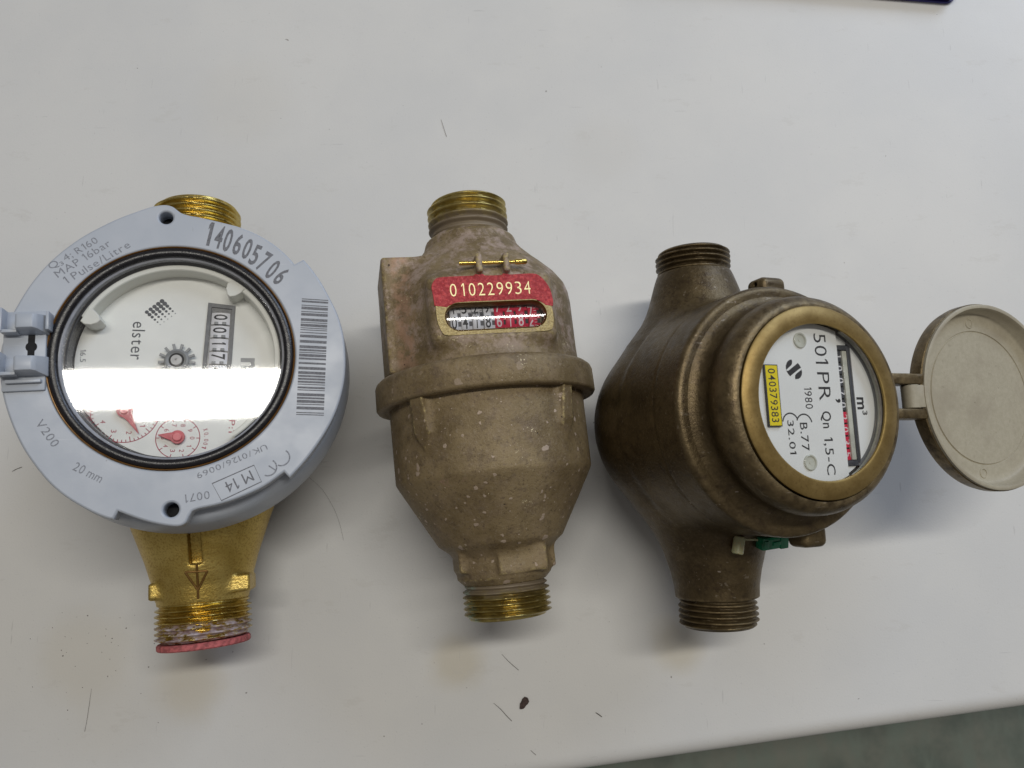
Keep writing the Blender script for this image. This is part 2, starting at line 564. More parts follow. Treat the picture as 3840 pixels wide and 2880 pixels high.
def revolve(prof, n=96, axis='z', c=(0, 0, 0), closed=False, caps=False):
    """spin (radius, height) points about the axis"""
    g = G()
    v = []
    m = len(prof)
    for i in range(n):
        a = 2 * math.pi * i / n
        ca, sa = math.cos(a), math.sin(a)
        for r, h in prof:
            if axis == 'z':
                v.append((c[0] + r * ca, c[1] + r * sa, c[2] + h))
            elif axis == 'y':
                v.append((c[0] + r * sa, c[1] + h, c[2] + r * ca))
            else:
                v.append((c[0] + h, c[1] + r * ca, c[2] + r * sa))
    f = []
    for i in range(n):
        j = (i + 1) % n
        for k in range(m if closed else m - 1):
            k2 = (k + 1) % m
            f.append((i * m + k, j * m + k, j * m + k2, i * m + k2))
    if caps:
        f.append(tuple(i * m for i in range(n))[::-1])
        f.append(tuple(i * m + m - 1 for i in range(n)))
    return g.add(v, f)


def box(c, h, bev=0.3, rot=None, seg=2):
    bm = bmesh.new()
    bmesh.ops.create_cube(bm, size=2)
    for v in bm.verts:
        v.co = Vector((v.co.x * h[0], v.co.y * h[1], v.co.z * h[2]))
    if bev > 0:
        bmesh.ops.bevel(bm, geom=list(bm.edges), offset=bev, segments=seg, affect='EDGES', profile=0.5)
    X = Matrix.Translation(c) @ (rot.to_4x4() if rot is not None else Matrix.Identity(4))
    bmesh.ops.transform(bm, matrix=X, verts=bm.verts)
    return from_bm(bm)


def from_bm(bm):
    bm.verts.index_update()
    g = G().add([tuple(v.co) for v in bm.verts], [tuple(v.index for v in f.verts) for f in bm.faces])
    bm.free()
    return g


def from_mesh(me):
    g = G().add([tuple(v.co) for v in me.vertices], [tuple(p.vertices) for p in me.polygons])
    return g


def curve_mesh(cu):
    o = D.objects.new('tmp', cu)
    C.objects.link(o)
    dg = bpy.context.evaluated_depsgraph_get()
    dg.update()
    me = D.meshes.new_from_object(o.evaluated_get(dg))
    g = from_mesh(me)
    D.objects.remove(o)
    D.curves.remove(cu)
    D.meshes.remove(me)
    return g


def plate(outlines, z0, z1, bev=0.0, seg=2):
    """solid plate from closed 2D outlines (the first is the rim, the rest are holes)"""
    cu = D.curves.new('tmp', 'CURVE')
    cu.dimensions = '2D'
    cu.fill_mode = 'BOTH'
    for pts in outlines:
        sp = cu.splines.new('POLY')
        sp.points.add(len(pts) - 1)
        for p, q in zip(sp.points, pts):
            p.co = (q[0], q[1], 0, 1)
        sp.use_cyclic_u = True
    cu.extrude = max((z1 - z0) / 2 - bev, 1e-4)
    cu.bevel_depth = bev
    cu.bevel_resolution = seg
    cu.offset = -bev
    g = curve_mesh(cu)
    m = (z0 + z1) / 2
    g.v = [(x, y, z + m) for x, y, z in g.v]
    return g


def circle(cx, cy, r, n=48, a0=0, a1=360):
    return [(cx + r * math.cos(R(a0 + (a1 - a0) * i / n)), cy + r * math.sin(R(a0 + (a1 - a0) * i / n))) for i in range(n if a1 - a0 == 360 else n + 1)]


def spline(pts, sub=6):
    """Catmull-Rom through open points"""
    out = []
    P = [pts[0]] + list(pts) + [pts[-1]]
    for i in range(1, len(P) - 2):
        p0, p1, p2, p3 = (np.array(q, float) for q in P[i - 1:i + 3])
        for k in range(sub):
            t = k / sub
            out.append(tuple(0.5 * (2 * p1 + (p2 - p0) * t + (2 * p0 - 5 * p1 + 4 * p2 - p3) * t * t + (3 * p1 - p0 - 3 * p2 + p3) * t ** 3)))
    out.append(tuple(pts[-1]))
    return out


def tube(pts, r, n=8, taper=None, flat=1.0):
    """round bar along a polyline"""
    g = G()
    pts = [Vector(p) for p in pts]
    v = []
    up = Vector((0.13, 0.07, 1)).normalized()
    for i, p in enumerate(pts):
        d = (pts[min(i + 1, len(pts) - 1)] - pts[max(i - 1, 0)]).normalized()
        a = d.cross(up)
        if a.length < 1e-3:
            a = d.cross(Vector((1, 0, 0)))
        a.normalize()
        b = a.cross(d)
        rr = r if taper is None else r * taper[i]
        for k in range(n):
            w = 2 * math.pi * k / n
            v.append(p + a * (rr * math.cos(w)) + b * (rr * flat * math.sin(w)))
    f = []
    for i in range(len(pts) - 1):
        for k in range(n):
            k2 = (k + 1) % n
            f.append((i * n + k, i * n + k2, (i + 1) * n + k2, (i + 1) * n + k))
    f.append(tuple(range(n))[::-1])
    f.append(tuple(range((len(pts) - 1) * n, len(pts) * n)))
    return g.add(v, f)


def ribbon(pts, w, closed=False):
    """flat printed line in the plane z=0"""
    n = len(pts)
    v = []
    P = [np.array(p, float) for p in pts]
    for i in range(n):
        a = P[(i - 1) % n] if closed else P[max(i - 1, 0)]
        b = P[(i + 1) % n] if closed else P[min(i + 1, n - 1)]
        d = (b - a) / (np.linalg.norm(b - a) + 1e-9)
        nn = np.array((-d[1], d[0])) * w / 2
        v += [(*(P[i] + nn), 0), (*(P[i] - nn), 0)]
    f = [(2 * i, 2 * i + 1, 2 * ((i + 1) % n) + 1, 2 * ((i + 1) % n)) for i in range(n if closed else n - 1)]
    return G().add(v, f)


FONTCACHE = {}


def letter(ch, weight):
    """one character at size 10 with its left edge at x=0"""
    k = (ch, weight)
    if k not in FONTCACHE:
        if ch == '1':                         # with a proper flag
            t = 0.95 + 2 * weight * 10 * 0.1
            g = G().add([(2.0 - t, 0, 0), (2.0, 0, 0), (2.0, 7.1, 0), (2.0 - t, 7.1, 0), (2.0 - t, 7.1 - t * 1.25, 0), (0.0, 5.6 - t * 0.6, 0), (0.0, 5.6 + t * 0.45, 0)],
                        [(0, 1, 2, 3, 4), (3, 6, 5, 4)])
        else:
            cu = D.curves.new('tmp', 'FONT')
            cu.body = ch
            cu.size = 10
            cu.offset = weight
            cu.resolution_u = 3
            cu.fill_mode = 'FRONT'
            g = curve_mesh(cu)
            x0 = min(v[0] for v in g.v)
            g.v = [(x - x0, y, z) for x, y, z in g.v]
        FONTCACHE[k] = g
    return FONTCACHE[k]


def glyphs(s, w, h, weight=0.0, gap=1.25):
    """the words as a flat mesh scaled to exactly w x h, lower left corner at the origin"""
    g = G()
    x = 0.0
    for ch in s:
        if ch == ' ':
            x += 2.6
            continue
        l = letter(ch, weight)
        g.join(l, 0, Matrix.Translation((x, 0, 0)))
        x += max(v[0] for v in l.v) + gap
    a = np.array(g.v)
    lo, hi = a.min(0), a.max(0)
    kx = w / (hi[0] - lo[0])
    ky = h / (hi[1] - lo[1])
    g.v = [((x - lo[0]) * kx, (y - lo[1]) * ky, 0.0) for x, y, z in g.v]
    return g


def frame(o, xd, yd=None):
    """matrix that lays the plane z=0 at point o with x along xd"""
    x = Vector(xd).normalized()
    z = Vector((0, 0, 1))
    y = z.cross(x).normalized() if yd is None else Vector(yd).normalized()
    if yd is not None:
        z = x.cross(y).normalized()
    m = Matrix.Identity(4)
    for i in range(3):
        m[i][0], m[i][1], m[i][2], m[i][3] = x[i], y[i], z[i], o[i]
    return m


def words(s, p0, p1, h, z, weight=0.0, spacing=1.0):
    """words whose baseline runs from p0 to p1"""
    d = Vector((p1[0] - p0[0], p1[1] - p0[1], 0))
    g = glyphs(s, d.length, h, weight)
    return G().join(g, 0, frame((p0[0], p0[1], z), d))


def bend(g, r, zc):
    """wrap a flat mesh (x stays, y goes round) on a drum of radius r about the x axis through height zc"""
    g.v = [(x, (r + z) * math.sin(y / r), zc + (r + z) * math.cos(y / r)) for x, y, z in g.v]
    return g


def strip_cut(g, n=5):
    """slice a flat mesh in y so that it bends smoothly"""
    bm = bmesh.new()
    vs = [bm.verts.new(v) for v in g.v]
    for f in g.f:
        try:
            bm.faces.new([vs[i] for i in f])
        except ValueError:
            pass
    ys = [v[1] for v in g.v]
    for i in range(1, n):
        y = min(ys) + (max(ys) - min(ys)) * i / n
        bmesh.ops.bisect_plane(bm, geom=bm.verts[:] + bm.edges[:] + bm.faces[:], plane_co=(0, y, 0), plane_no=(0, 1, 0))
    return from_bm(bm)


def thread(y0, y1, r0, r1, pitch, bore, n=128, per=9, end='lo', fade=1.2):
    """helical pipe thread along y with an open bore; END is the free mouth"""
    m = int((y1 - y0) / pitch * per) + 1
    th = np.arange(n) / n
    ys = np.linspace(y0, y1, m)
    v = []
    for y in ys:
        ph = (y / pitch + th) % 1.0
        tri = 1 - np.abs(ph - 0.5) * 2
        tri = np.clip(tri * 1.35 - 0.15, 0, 1)
        edge = min(1.0, (y - y0) / fade if end == 'lo' else (y1 - y) / fade)
        edge2 = min(1.0, (y1 - y) / (2 * pitch) if end == 'lo' else (y - y0) / (2 * pitch))
        r = r0 + (r1 - r0) * tri * max(0, edge) * max(0.15, edge2)
        r = r - (0.5 * (1 - max(0, edge)))
        for k in range(n):
            a = 2 * math.pi * th[k]
            v.append((r[k] * math.sin(a), y, r[k] * math.cos(a)))
    f = []
    for i in range(m - 1):
        for k in range(n):
            k2 = (k + 1) % n
            f.append((i * n + k, i * n + k2, (i + 1) * n + k2, (i + 1) * n + k))
    g = G().add(v, f)
    ye = y0 if end == 'lo' else y1
    yi = y0 + 14 if end == 'lo' else y1 - 14
    b = len(g.v)
    ring = []
    for rr, yy in ((r0 - 0.5, ye), (bore, ye), (bore - 0.4, yi)):
        for k in range(n):
            a = 2 * math.pi * k / n
            ring.append((rr * math.sin(a), yy, rr * math.cos(a)))
    f2 = []
    for q in range(2):
        for k in range(n):
            k2 = (k + 1) % n
            f2.append((q * n + k, q * n + k2, (q + 1) * n + k2, (q + 1) * n + k))
    f2.append(tuple(range(2 * n, 3 * n)))
    g.add(ring, f2)
    return g


# ---- signed distance modelling for the cast bodies
def smin(a, b, k):
    h = np.clip(0.5 + 0.5 * (b - a) / k, 0, 1)
    return b + (a - b) * h - k * h * (1 - h)


def smax(a, b, k):
    return -smin(-a, -b, k)


def s_box(x, y, z, c, h, r=0.5):
    qx = np.abs(x - c[0]) - h[0] + r
    qy = np.abs(y - c[1]) - h[1] + r
    qz = np.abs(z - c[2]) - h[2] + r
    return np.sqrt(np.maximum(qx, 0) ** 2 + np.maximum(qy, 0) ** 2 + np.maximum(qz, 0) ** 2) + np.minimum(np.maximum(qx, np.maximum(qy, qz)), 0) - r


def s_ell(x, y, z, c, r):
    px, py, pz = (x - c[0]), (y - c[1]), (z - c[2])
    k0 = np.sqrt((px / r[0]) ** 2 + (py / r[1]) ** 2 + (pz / r[2]) ** 2)
    k1 = np.sqrt((px / r[0] ** 2) ** 2 + (py / r[1] ** 2) ** 2 + (pz / r[2] ** 2) ** 2) + 1e-9
    return k0 * (k0 - 1.0) / k1


def s_lathe_y(x, y, z, prof, cx=0.0, cz=0.0):
    """solid of revolution about the y axis from (y, r) points (distance scaled by the local slope)"""
    ys = np.array([p[0] for p in prof])
    rs = np.array([p[1] for p in prof])
    rr = np.sqrt((x - cx) ** 2 + (z - cz) ** 2)
    r = np.interp(y, ys, rs)
    sl = np.interp(y, (ys[1:] + ys[:-1]) / 2, np.diff(rs) / np.maximum(np.diff(ys), 1e-6))
    d = (rr - r) / np.sqrt(1 + np.clip(sl, -3, 3) ** 2)
    return np.maximum(d, np.maximum(ys[0] - y, y - ys[-1]))


def s_cyl_z(x, y, z, c, r, z0, z1, rd=1.0):
    dr = np.sqrt((x - c[0]) ** 2 + (y - c[1]) ** 2) - r + rd
    dz = np.abs(z - (z0 + z1) / 2) - (z1 - z0) / 2 + rd
    return np.sqrt(np.maximum(dr, 0) ** 2 + np.maximum(dz, 0) ** 2) + np.minimum(np.maximum(dr, dz), 0) - rd


def nets(fn, lo, hi, h):
    """surface nets mesh of fn=0"""
    lo = np.array(lo, float)
    n = [int(math.ceil((hi[i] - lo[i]) / h)) + 1 for i in range(3)]
    ax = [lo[i] + h * np.arange(n[i]) for i in range(3)]
    X, Y, Z = np.meshgrid(*ax, indexing='ij')
    F = fn(X, Y, Z)
    ins = F < 0
    cnt = np.zeros([k - 1 for k in n])
    acc = [np.zeros([k - 1 for k in n]) for _ in range(3)]
    sl = lambda a, o: a[o[0]:o[0] + n[0] - 1, o[1]:o[1] + n[1] - 1, o[2]:o[2] + n[2] - 1]
    for axis in range(3):
        o1, o2 = [(axis + 1) % 3, (axis + 2) % 3]
        for p in (0, 1):
            for q in (0, 1):
                a = [0, 0, 0]
                a[o1], a[o2] = p, q
                b = list(a)
                b[axis] = 1
                fa, fb = sl(F, a), sl(F, b)
                cr = (fa < 0) != (fb < 0)
                t = np.where(cr, fa / np.where(cr, fa - fb, 1), 0)
                cnt += cr
                acc[axis] += np.where(cr, t, 0)
                acc[o1] += np.where(cr, p, 0)
                acc[o2] += np.where(cr, q, 0)
    has = cnt > 0
    idx = -np.ones(has.shape, dtype=np.int64)
    ii = np.argwhere(has)
    idx[has] = np.arange(len(ii))
    c = cnt[has]
    V = np.stack([lo[k] + h * (ii[:, k] + acc[k][has] / c) for k in range(3)], 1)
    faces = []
    for axis in range(3):
        o1, o2 = (axis + 1) % 3, (axis + 2) % 3
        sA = [slice(1, n[k] - 1) for k in range(3)]
        sB = list(sA)
        sA[axis] = slice(0, n[axis] - 1)
        sB[axis] = slice(1, n[axis])
        A, B = ins[tuple(sA)], ins[tuple(sB)]
        e = np.argwhere(A != B)
        if not len(e):
            continue
        flip = A[tuple(e.T)]
        base = e.copy()
        for k in range(3):
            if k != axis:
                base[:, k] += 1
        def cell(d1, d2):
            q = base.copy()
            q[:, o1] -= d1
            q[:, o2] -= d2
            return idx[tuple(q.T)]
        q = np.stack([cell(1, 1), cell(0, 1), cell(0, 0), cell(1, 0)], 1)
        q[~flip] = q[~flip][:, ::-1]
        faces.append(q)
    Fc = np.concatenate(faces)
    Fc = Fc[(Fc >= 0).all(1)]
    e = 0.05
    for _ in range(2):
        x, y, z = V.T
        f0 = fn(x, y, z)
        gx = (fn(x + e, y, z) - fn(x - e, y, z)) / (2 * e)
        gy = (fn(x, y + e, z) - fn(x, y - e, z)) / (2 * e)
        gz = (fn(x, y, z + e) - fn(x, y, z - e)) / (2 * e)
        g2 = gx * gx + gy * gy + gz * gz + 1e-6
        st = np.clip(f0 / g2, -0.4 * h, 0.4 * h)
        V = V - (np.stack([gx, gy, gz], 1) * st[:, None]) * 0.8
    g = G()
    g.v = [tuple(p) for p in V.tolist()]
    g.f = [tuple(q) for q in Fc.tolist()]
    g.mi = [0] * len(g.f)
    return g


# ================================================================== the setting: table top and floor
def build_table():
    # long front edge, 7.5 degrees off the picture's horizontal; rounded nosing
    ex = Vector((0.9914, 0.1308, 0))
    en = Vector((0.1308, -0.9914, 0))           # towards the front
    p0 = Vector((124.0, -81.6, 0))
    half = 900.0
    prof = [(-800.0, 0.0), (-300, 0), (-60, 0.0), (-11.0, 0.0), (-8.0, -0.04)]
    for a in range(0, 91, 10):
        prof.append((-7.0 + 7.0 * math.sin(R(a)), -7.0 + 7.0 * math.cos(R(a)) - 0.04))
    prof += [(0.0, -24.0), (-2.0, -27.0), (-800.0, -27.0)]
    g = G()
    v = []
    for s in np.linspace(-half, half, 13):
        for d, z in prof:
            q = p0 + ex * float(s) + en * d
            v.append((q.x, q.y, z))
    m = len(prof)
    f = []
    for i in range(12):
        for k in range(m):
            k2 = (k + 1) % m
            f.append((i * m + k, i * m + k2, (i + 1) * m + k2, (i + 1) * m + k))
    f.append(tuple(range(m)))
    f.append(tuple(range(12 * m, 13 * m))[::-1])
    g.add(v, f)
    o = obj('table_top', g, 'table', smooth=40)
    tag(o, kind='structure')
    gf = G().add([(-4000, -4000, -740), (4000, -4000, -740), (4000, 4000, -740), (-4000, 4000, -740)], [(0, 1, 2, 3)])
    tag(obj('floor', gf, 'floor'), kind='structure')


build_table()


# ================================================================== left meter
def left_meter():
    rt = root('water_meter', (-.032, .232, .098), (-118.47, 49.80, 23.66),
              'yellow brass water meter with pale grey plastic ring housing and large round glass window', 'water meter')
    ZT = 47.07

    # --- cast brass body
    def f(x, y, z):
        bowl = s_ell(x, y, z, (0, 0, 0), (41, 41, 22.4))
        bowl = smin(bowl, s_cyl_z(x, y, z, (0, 0), 40, 2, 30, 3), 4)
        cone = s_lathe_y(x, y, z, [(-79, 15.3), (-72.5, 16.4), (-69, 17.6), (-64, 19.0), (-51, 23.6), (-40, 28.0), (40, 26), (50, 17.5), (53, 15.6), (58, 15.3)])
        # parting groove in the top of the neck
        gro = s_box(x, y, z, (0.6, -52, 20), (1.95, 13.6, 12), 0.5)
        rad = np.sqrt(x * x + z * z)
        cr = np.interp(y, [-72.5, -64, -51, -40], [16.4, 19.0, 23.6, 28.0])
        cone = smax(cone, -np.maximum(gro, (cr - 4.2) - rad), 0.5)
        d = smin(bowl, cone, 7)
        for sx in (-1, 1):
            lug = s_box(x, y, z, (12.4, -73.6, 2.0), (4.7, 2.9, 10.6), 0.8) if sx > 0 else s_box(x, y, z, (-11.6, -73.6, 0.0), (4.3, 2.9, 11.6), 0.8)
            d = smin(d, lug, 1.2)
        return d
    obj('brass_body', nets(f, (-44, -81, -25), (44, 60, 32), 0.75), 'castbrass', rt, 180)
    # arrow cast on the neck
    def onneck(x, y):
        r = np.interp(y, [-79, -72.5, -69, -64], [15.3, 16.4, 17.6, 19.0])
        return (x, y, math.sqrt(max(r * r - x * x, 1)) + 0.05)
    ar = G()
    for a, b in (((-2.9, -68.0), (4.1, -68.3)), ((4.1, -68.3), (0.8, -74.4)), ((0.8, -74.4), (-2.9, -68.0)), ((0.95, -65.8), (0.75, -77.3))):
        ar.join(tube([onneck(a[0] + (b[0] - a[0]) * t, a[1] + (b[1] - a[1]) * t) for t in np.linspace(0, 1, 9)], 0.40, 6, flat=0.7))
    obj('cast_arrow', ar, 'castline', rt)
    obj('threaded_end', thread(-91.4, -77.0, 14.5, 16.2, 1.95, 10.5, end='lo'), 'thread1', rt, 60,
        'threaded end with pinkish white paste in its outer turns')
    obj('threaded_end', thread(55.0, 72.2, 14.7, 16.2, 2.3, 10.5, end='hi'), 'thread1', rt, 60, 'clean shiny threaded end')
    w = revolve([(10.5, -94.0), (15.1, -94.0), (15.5, -93.6), (15.5, -92.2), (15.1, -91.8), (10.5, -91.8)], 96, 'y', closed=True)
    obj('fibre_washer', w, 'washer', rt)

    # --- grey housing: top plate with lugs and steps, over a wider skirt
    seg1 = spline([(-47.8, 8.8), (-46.6, 14), (-44.2, 19.6), (-41.6, 24.6), (-37.7, 30.4), (-33.2, 35.4), (-27.7, 40.2), (-22.0, 44.0), (-16.3, 47.2), (-9.5, 50.2), (-6.5, 51.3), (-3.0, 51.9), (-0.5, 51.4), (1.0, 50.2), (2.5, 49.0), (5, 48.1), (8.1, 47.5), (15.7, 45.5), (20.9, 43.9), (26.0, 41.5), (31.2, 38.0), (35.4, 33.9), (38.0, 30.5)], 4)
    seg2 = spline([(41.0, 32.2), (43.3, 29.1), (46.3, 24.1), (49.0, 18.2), (51.4, 12.0), (52.8, 5.5), (53.2, -1.0), (52.9, -7.0), (52.0, -12.5), (50.4, -18.0), (48.6, -22.3), (46.3, -26.5), (43.0, -31.4), (38.6, -36.9), (33.6, -42.0)], 4)
    seg3 = spline([(32.0, -40.0), (25.9, -44.0), (18.6, -46.9), (12.3, -48.5), (6.5, -49.3), (4.6, -49.9)], 4)
    seg4 = spline([(3.6, -51.4), (2.6, -53.3), (0.6, -54.1), (-2.6, -53.6), (-7.2, -52.2), (-11.7, -50.3), (-16.2, -48.0)], 4)
    seg5 = spline([(-17.4, -50.3), (-19.7, -49.6), (-24.6, -46.8), (-30.4, -42.5), (-35.2, -37.6), (-39.7, -31.2), (-42.9, -25.4), (-45.6, -18.8), (-47.6, -12.2), (-48.8, -6.0), (-49.2, 0), (-48.8, 5)], 4)
    rim = seg1 + seg2 + seg3 + seg4 + seg5
    holes = [circle(-2.3, 47.2, 2.15, 32), circle(-1.4, -48.9, 2.25, 32), circle(0, 0, 36.9, 128)]
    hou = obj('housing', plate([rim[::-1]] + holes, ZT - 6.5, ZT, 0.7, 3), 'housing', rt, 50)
    sk = revolve([(37, -7), (46.5, -6.6), (49.2, -7.0), (50.6, -8.2), (51.6, -11), (52.8, -16), (53.4, -20), (53.0, -22.6), (51.4, -24.0), (40, -24.4)], 160, 'z', (1.4, -2.2, ZT))
    obj('skirt', sk, 'housing', hou, 50)
    for cx, cy, r in ((-2.3, 47.2, 2.2), (-1.4, -48.9, 2.3)):
        obj('screw_hole', revolve([(r, -1.0), (r, -5.8), (0.01, -5.8)], 32, 'z', (cx, cy, ZT)), 'hole', hou)

    # --- lid hinge with two clips and a keyhole slot
    hinge = obj('hinge_bracket', box((-42.2, 2.8, ZT - 1.6), (5.9, 12.6, 2.6), 0.5), 'housing', rt)

    def clip(cy, top):
        g = G()
        prof = [(-43.6, 0.0), (-43.2, 6.0), (-42.6, 6.4), (-38.4, 6.4), (-37.4, 5.4), (-35.6, 0.8), (-35.6, 0.0)]
        n = len(prof)
        y0, y1 = cy - 3.3, cy + 3.1
        v = [(x, y0 + 0.16 * z, ZT + z) for x, z in prof] + [(x, y1 - 0.16 * z, ZT + z) for x, z in prof]
        fs = [tuple(range(n)), tuple(range(n, 2 * n))[::-1]] + [(i, i + n, (i + 1) % n + n, (i + 1) % n) for i in range(n)]
        bm = bmesh.new()
        vs = [bm.verts.new(p) for p in v]
        for q in fs:
            bm.faces.new([vs[i] for i in q])
        bmesh.ops.recalc_face_normals(bm, faces=bm.faces)
        bmesh.ops.bevel(bm, geom=list(bm.edges), offset=0.35, segments=2, affect='EDGES', profile=0.5)
        g.join(from_bm(bm))
        # outer upright with an open pocket between it and the block
        g.join(box((-47.6, cy + (0.9 if top else 0.3), ZT + 2.2), (0.5, 3.7, 2.8), 0.22))
        g.join(box((-45.4, cy - 2.7, ZT + 2.0), (2.2, 0.55, 2.6), 0.2))
        g.join(box((-45.4, cy, ZT + 0.6), (2.2, 2.6, 0.5), 0.1))
        if top:
            g.join(box((-35.2, cy + 0.5, ZT + 1.8), (0.45, 2.9, 2.3), 0.2))
        else:
            g.join(box((-41.9, cy - 4.7, ZT + 1.4), (4.8, 0.55, 0.9), 0.2))
        return g
    obj('clip', clip(10.9, True), 'housing', hinge)
    obj('clip', clip(-2.3, False), 'housing', hinge)
    key = plate([circle(-40.3, 3.9, 1.6, 24)], ZT + 0.98, ZT + 1.03)
    key.join(plate([[(-41.3, 0.1), (-39.4, 0.1), (-39.3, 7.7), (-41.2, 7.7)]], ZT + 1.035, ZT + 1.08))
    obj('keyhole', key, 'hole', hinge)

    # --- laser marking on the housing
    zl = ZT + 0.03
    def mark(g, mat='engrave'):
        obj('lettering', g, mat, hou)
    mark(words('Q', (-35.6, 28.9), (-33.2, 30.5), 2.7, zl))
    mark(words('3', (-33.0, 30.5), (-32.1, 31.1), 1.3, zl))
    mark(words('4; R160', (-31.5, 31.7), (-22.1, 38.3), 2.7, zl))
    mark(words('MAP 16bar', (-33.8, 26.5), (-18.6, 37.5), 2.5, zl))
    mark(words('1 Pulse/Litre', (-31.2, 24.4), (-12.8, 36.9), 2.6, zl))
    ser = [(9.9, 37.3, 11.9, 45.8), (12.5, 36.4, 14.9, 44.6), (15.2, 35.2, 17.7, 43.4), (18.3, 34.1, 20.8, 41.7), (21.1, 32.6, 23.9, 39.9),
           (23.4, 30.5, 26.6, 37.6), (25.6, 28.5, 30.0, 34.9), (28.2, 25.8, 32.8, 32.0), (30.7, 23.8, 35.6, 29.2)]
    sg = G()
    for ch, (bx, by, tx, ty) in zip('140605706', ser):
        up = Vector((tx - bx, ty - by, 0)) * 0.98
        xd = Vector((up.y, -up.x, 0)).normalized()
        wd = 1.45 if ch == '1' else 2.45
        gl = glyphs(ch, wd, up.length, 0.22)
        sg.join(gl, 0, frame(Vector((bx, by, zl)) - xd * (wd * 0.3), xd))
    mark(sg, 'laser')
    mark(words('V200', (-39.1, -19.7), (-34.2, -27.5), 2.5, zl))
    mark(words('20 mm', (-28.8, -34.5), (-21.2, -39.1), 2.7, zl))
    mark(words('UK/0126/0069', (26.7, -30.6), (5.8, -38.4), 1.9, zl))
    mark(words('0071', (9.6, -44.0), (2.6, -44.6), 2.6, zl))
    mark(words('M 14', (21.7, -38.6), (13.9, -42.0), 3.6, zl), 'laser')
    bx = [(23.0, -37.1), (25.1, -42.5), (13.1, -47.4), (10.5, -41.9)]
    mark(G().join(ribbon(bx, 0.35, True), 0, Matrix.Translation((0, 0, zl))), 'laser')
    ce = ribbon(circle(31.3, -35.3, 2.6, 20, -115, 55), 0.45)
    ce.join(ribbon(circle(27.2, -38.2, 2.6, 20, -115, 55), 0.45))
    ce.join(ribbon([(27.4, -37.6), (29.4, -39.2)], 0.4))
    mark(G().join(ce, 0, Matrix.Translation((0, 0, zl))), 'engrave')
    # bar code: widths of bars and gaps down the strip
    bars = G()
    rnd = random.Random(3)
    A0, A1 = Vector((39.9, 18.1, 0)), Vector((48.5, 17.3, 0))
    B0, B1 = Vector((36.3, -23.3, 0)), Vector((45.0, -24.1, 0))
    L = (B0 - A0).length
    seq = []
    u = 0.0
    while u < L - 1.2:
        bw = rnd.choice((0.33, 0.33, 0.66, 0.95))
        seq.append((u, min(bw, L - u)))
        u += bw + rnd.choice((0.33, 0.33, 0.6, 0.9))
    for u, bw in seq:
        t0, t1 = u / L, (u + bw) / L
        q = [A0.lerp(B0, t0), A1.lerp(B1, t0), A1.lerp(B1, t1), A0.lerp(B0, t1)]
        bars.add([(p.x, p.y, zl) for p in q], [(3, 2, 1, 0)])
    obj('barcode', bars, 'laser', hou)
    # nicks in the ring
    # --- window: can rim, rubber gasket, frosted rim, cup, glass
    obj('can_rim', revolve([(36.9, -3), (36.9, 0.15), (36.7, 0.3), (36.5, 0.15), (36.3, -1), (36.3, -3)], 160, 'z', (0, 0, ZT), closed=True), 'brownrim', rt)
    gp = [(34.95 + 1.55 * math.cos(a), -0.35 + 1.1 * math.sin(a)) for a in np.linspace(0, 2 * math.pi, 20, endpoint=False)]
    obj('gasket', revolve(gp, 160, 'z', (0, 0, ZT), closed=True), 'black', rt)
    fr = revolve([(33.9, -3.0), (33.9, -0.75), (33.2, -0.95), (32.75, -1.2), (32.7, -3.0)], 160, 'z', (0, 0, ZT), closed=True)
    obj('window_rim', fr, 'rimgrey', rt)
    dk = revolve([(33.3, -2.8), (32.5, -3.0), (32.4, -3.6), (33.3, -3.6)], 160, 'z', (0, 0, ZT), closed=True)
    obj('dark_inner_ring', dk, 'black', rt)  # black ring in the gap inside the window rim
    cup = revolve([(33.2, -3.4), (32.2, -4.2), (32.15, -10.8), (0.01, -10.8)], 160, 'z', (0, 0, ZT))
    obj('register_cup', cup, 'rimdark', rt)
    gl = revolve([(0.01, -1.9), (20, -1.9), (32.9, -1.9)], 128, 'z', (0, 0, ZT))
    gl.join(revolve([(0.01, -1.3), (20, -1.3), (32.9, -1.3)], 128, 'z', (0, 0, ZT)))
    obj('window_glass', gl, 'glass', rt)

    # --- dial
    ZD = 37.0
    dial = obj('dial', revolve([(0.01, 0), (15, 0), (31.8, 0), (31.9, -0.5), (31.9, -1.2)], 160, 'z', (0, 0, ZD)), 'dial', rt)
    wall = []
    # raised white wall round the upper half, ending at two tabs
    g = G()
    n = 90
    ths = np.linspace(R(-58), R(152), n)
    pr = [(31.9, 0), (31.9, 6.2), (31.5, 6.5), (30.4, 6.5), (30.1, 6.2), (29.9, 0)]
    v = [(r * math.cos(a), r * math.sin(a), ZD + h) for a in ths for r, h in pr]
    m = len(pr)
    fs = [(i * m + k, (i + 1) * m + k, (i + 1) * m + (k + 1) % m, i * m + (k + 1) % m) for i in range(n - 1) for k in range(m)]
    fs += [tuple(range(m))[::-1], tuple(range((n - 1) * m, n * m))]
    g.add(v, fs)
    obj('inner_wall', g, 'ivory', dial)
    for a in (151, 52.5):
        ca, sa = math.cos(R(a)), math.sin(R(a))
        pts = []
        for u, t in ((31.2, -3.0), (31.2, 2.2), (29.6, 2.6), (27.8, 1.9), (26.4, 0.4), (26.2, -0.8), (27.4, -2.0), (29.2, -2.8)):
            pts.append((u * ca - t * sa, u * sa + t * ca))
        obj('tab', plate([pts], ZD, ZD + 6.9, 0.3), 'ivory', dial)
    zp = ZD + 0.03
    tx = Vector((-0.07, -0.9975, 0))            # the dial's reading direction
    ty = Vector((0.9975, -0.07, 0))
    def dprint(g, mat, name='lettering'):
        obj(name, g, mat, dial)
    dprint(words('elster', (-14.6, 14.7), (-15.5, 1.7), 3.9, zp), 'print')
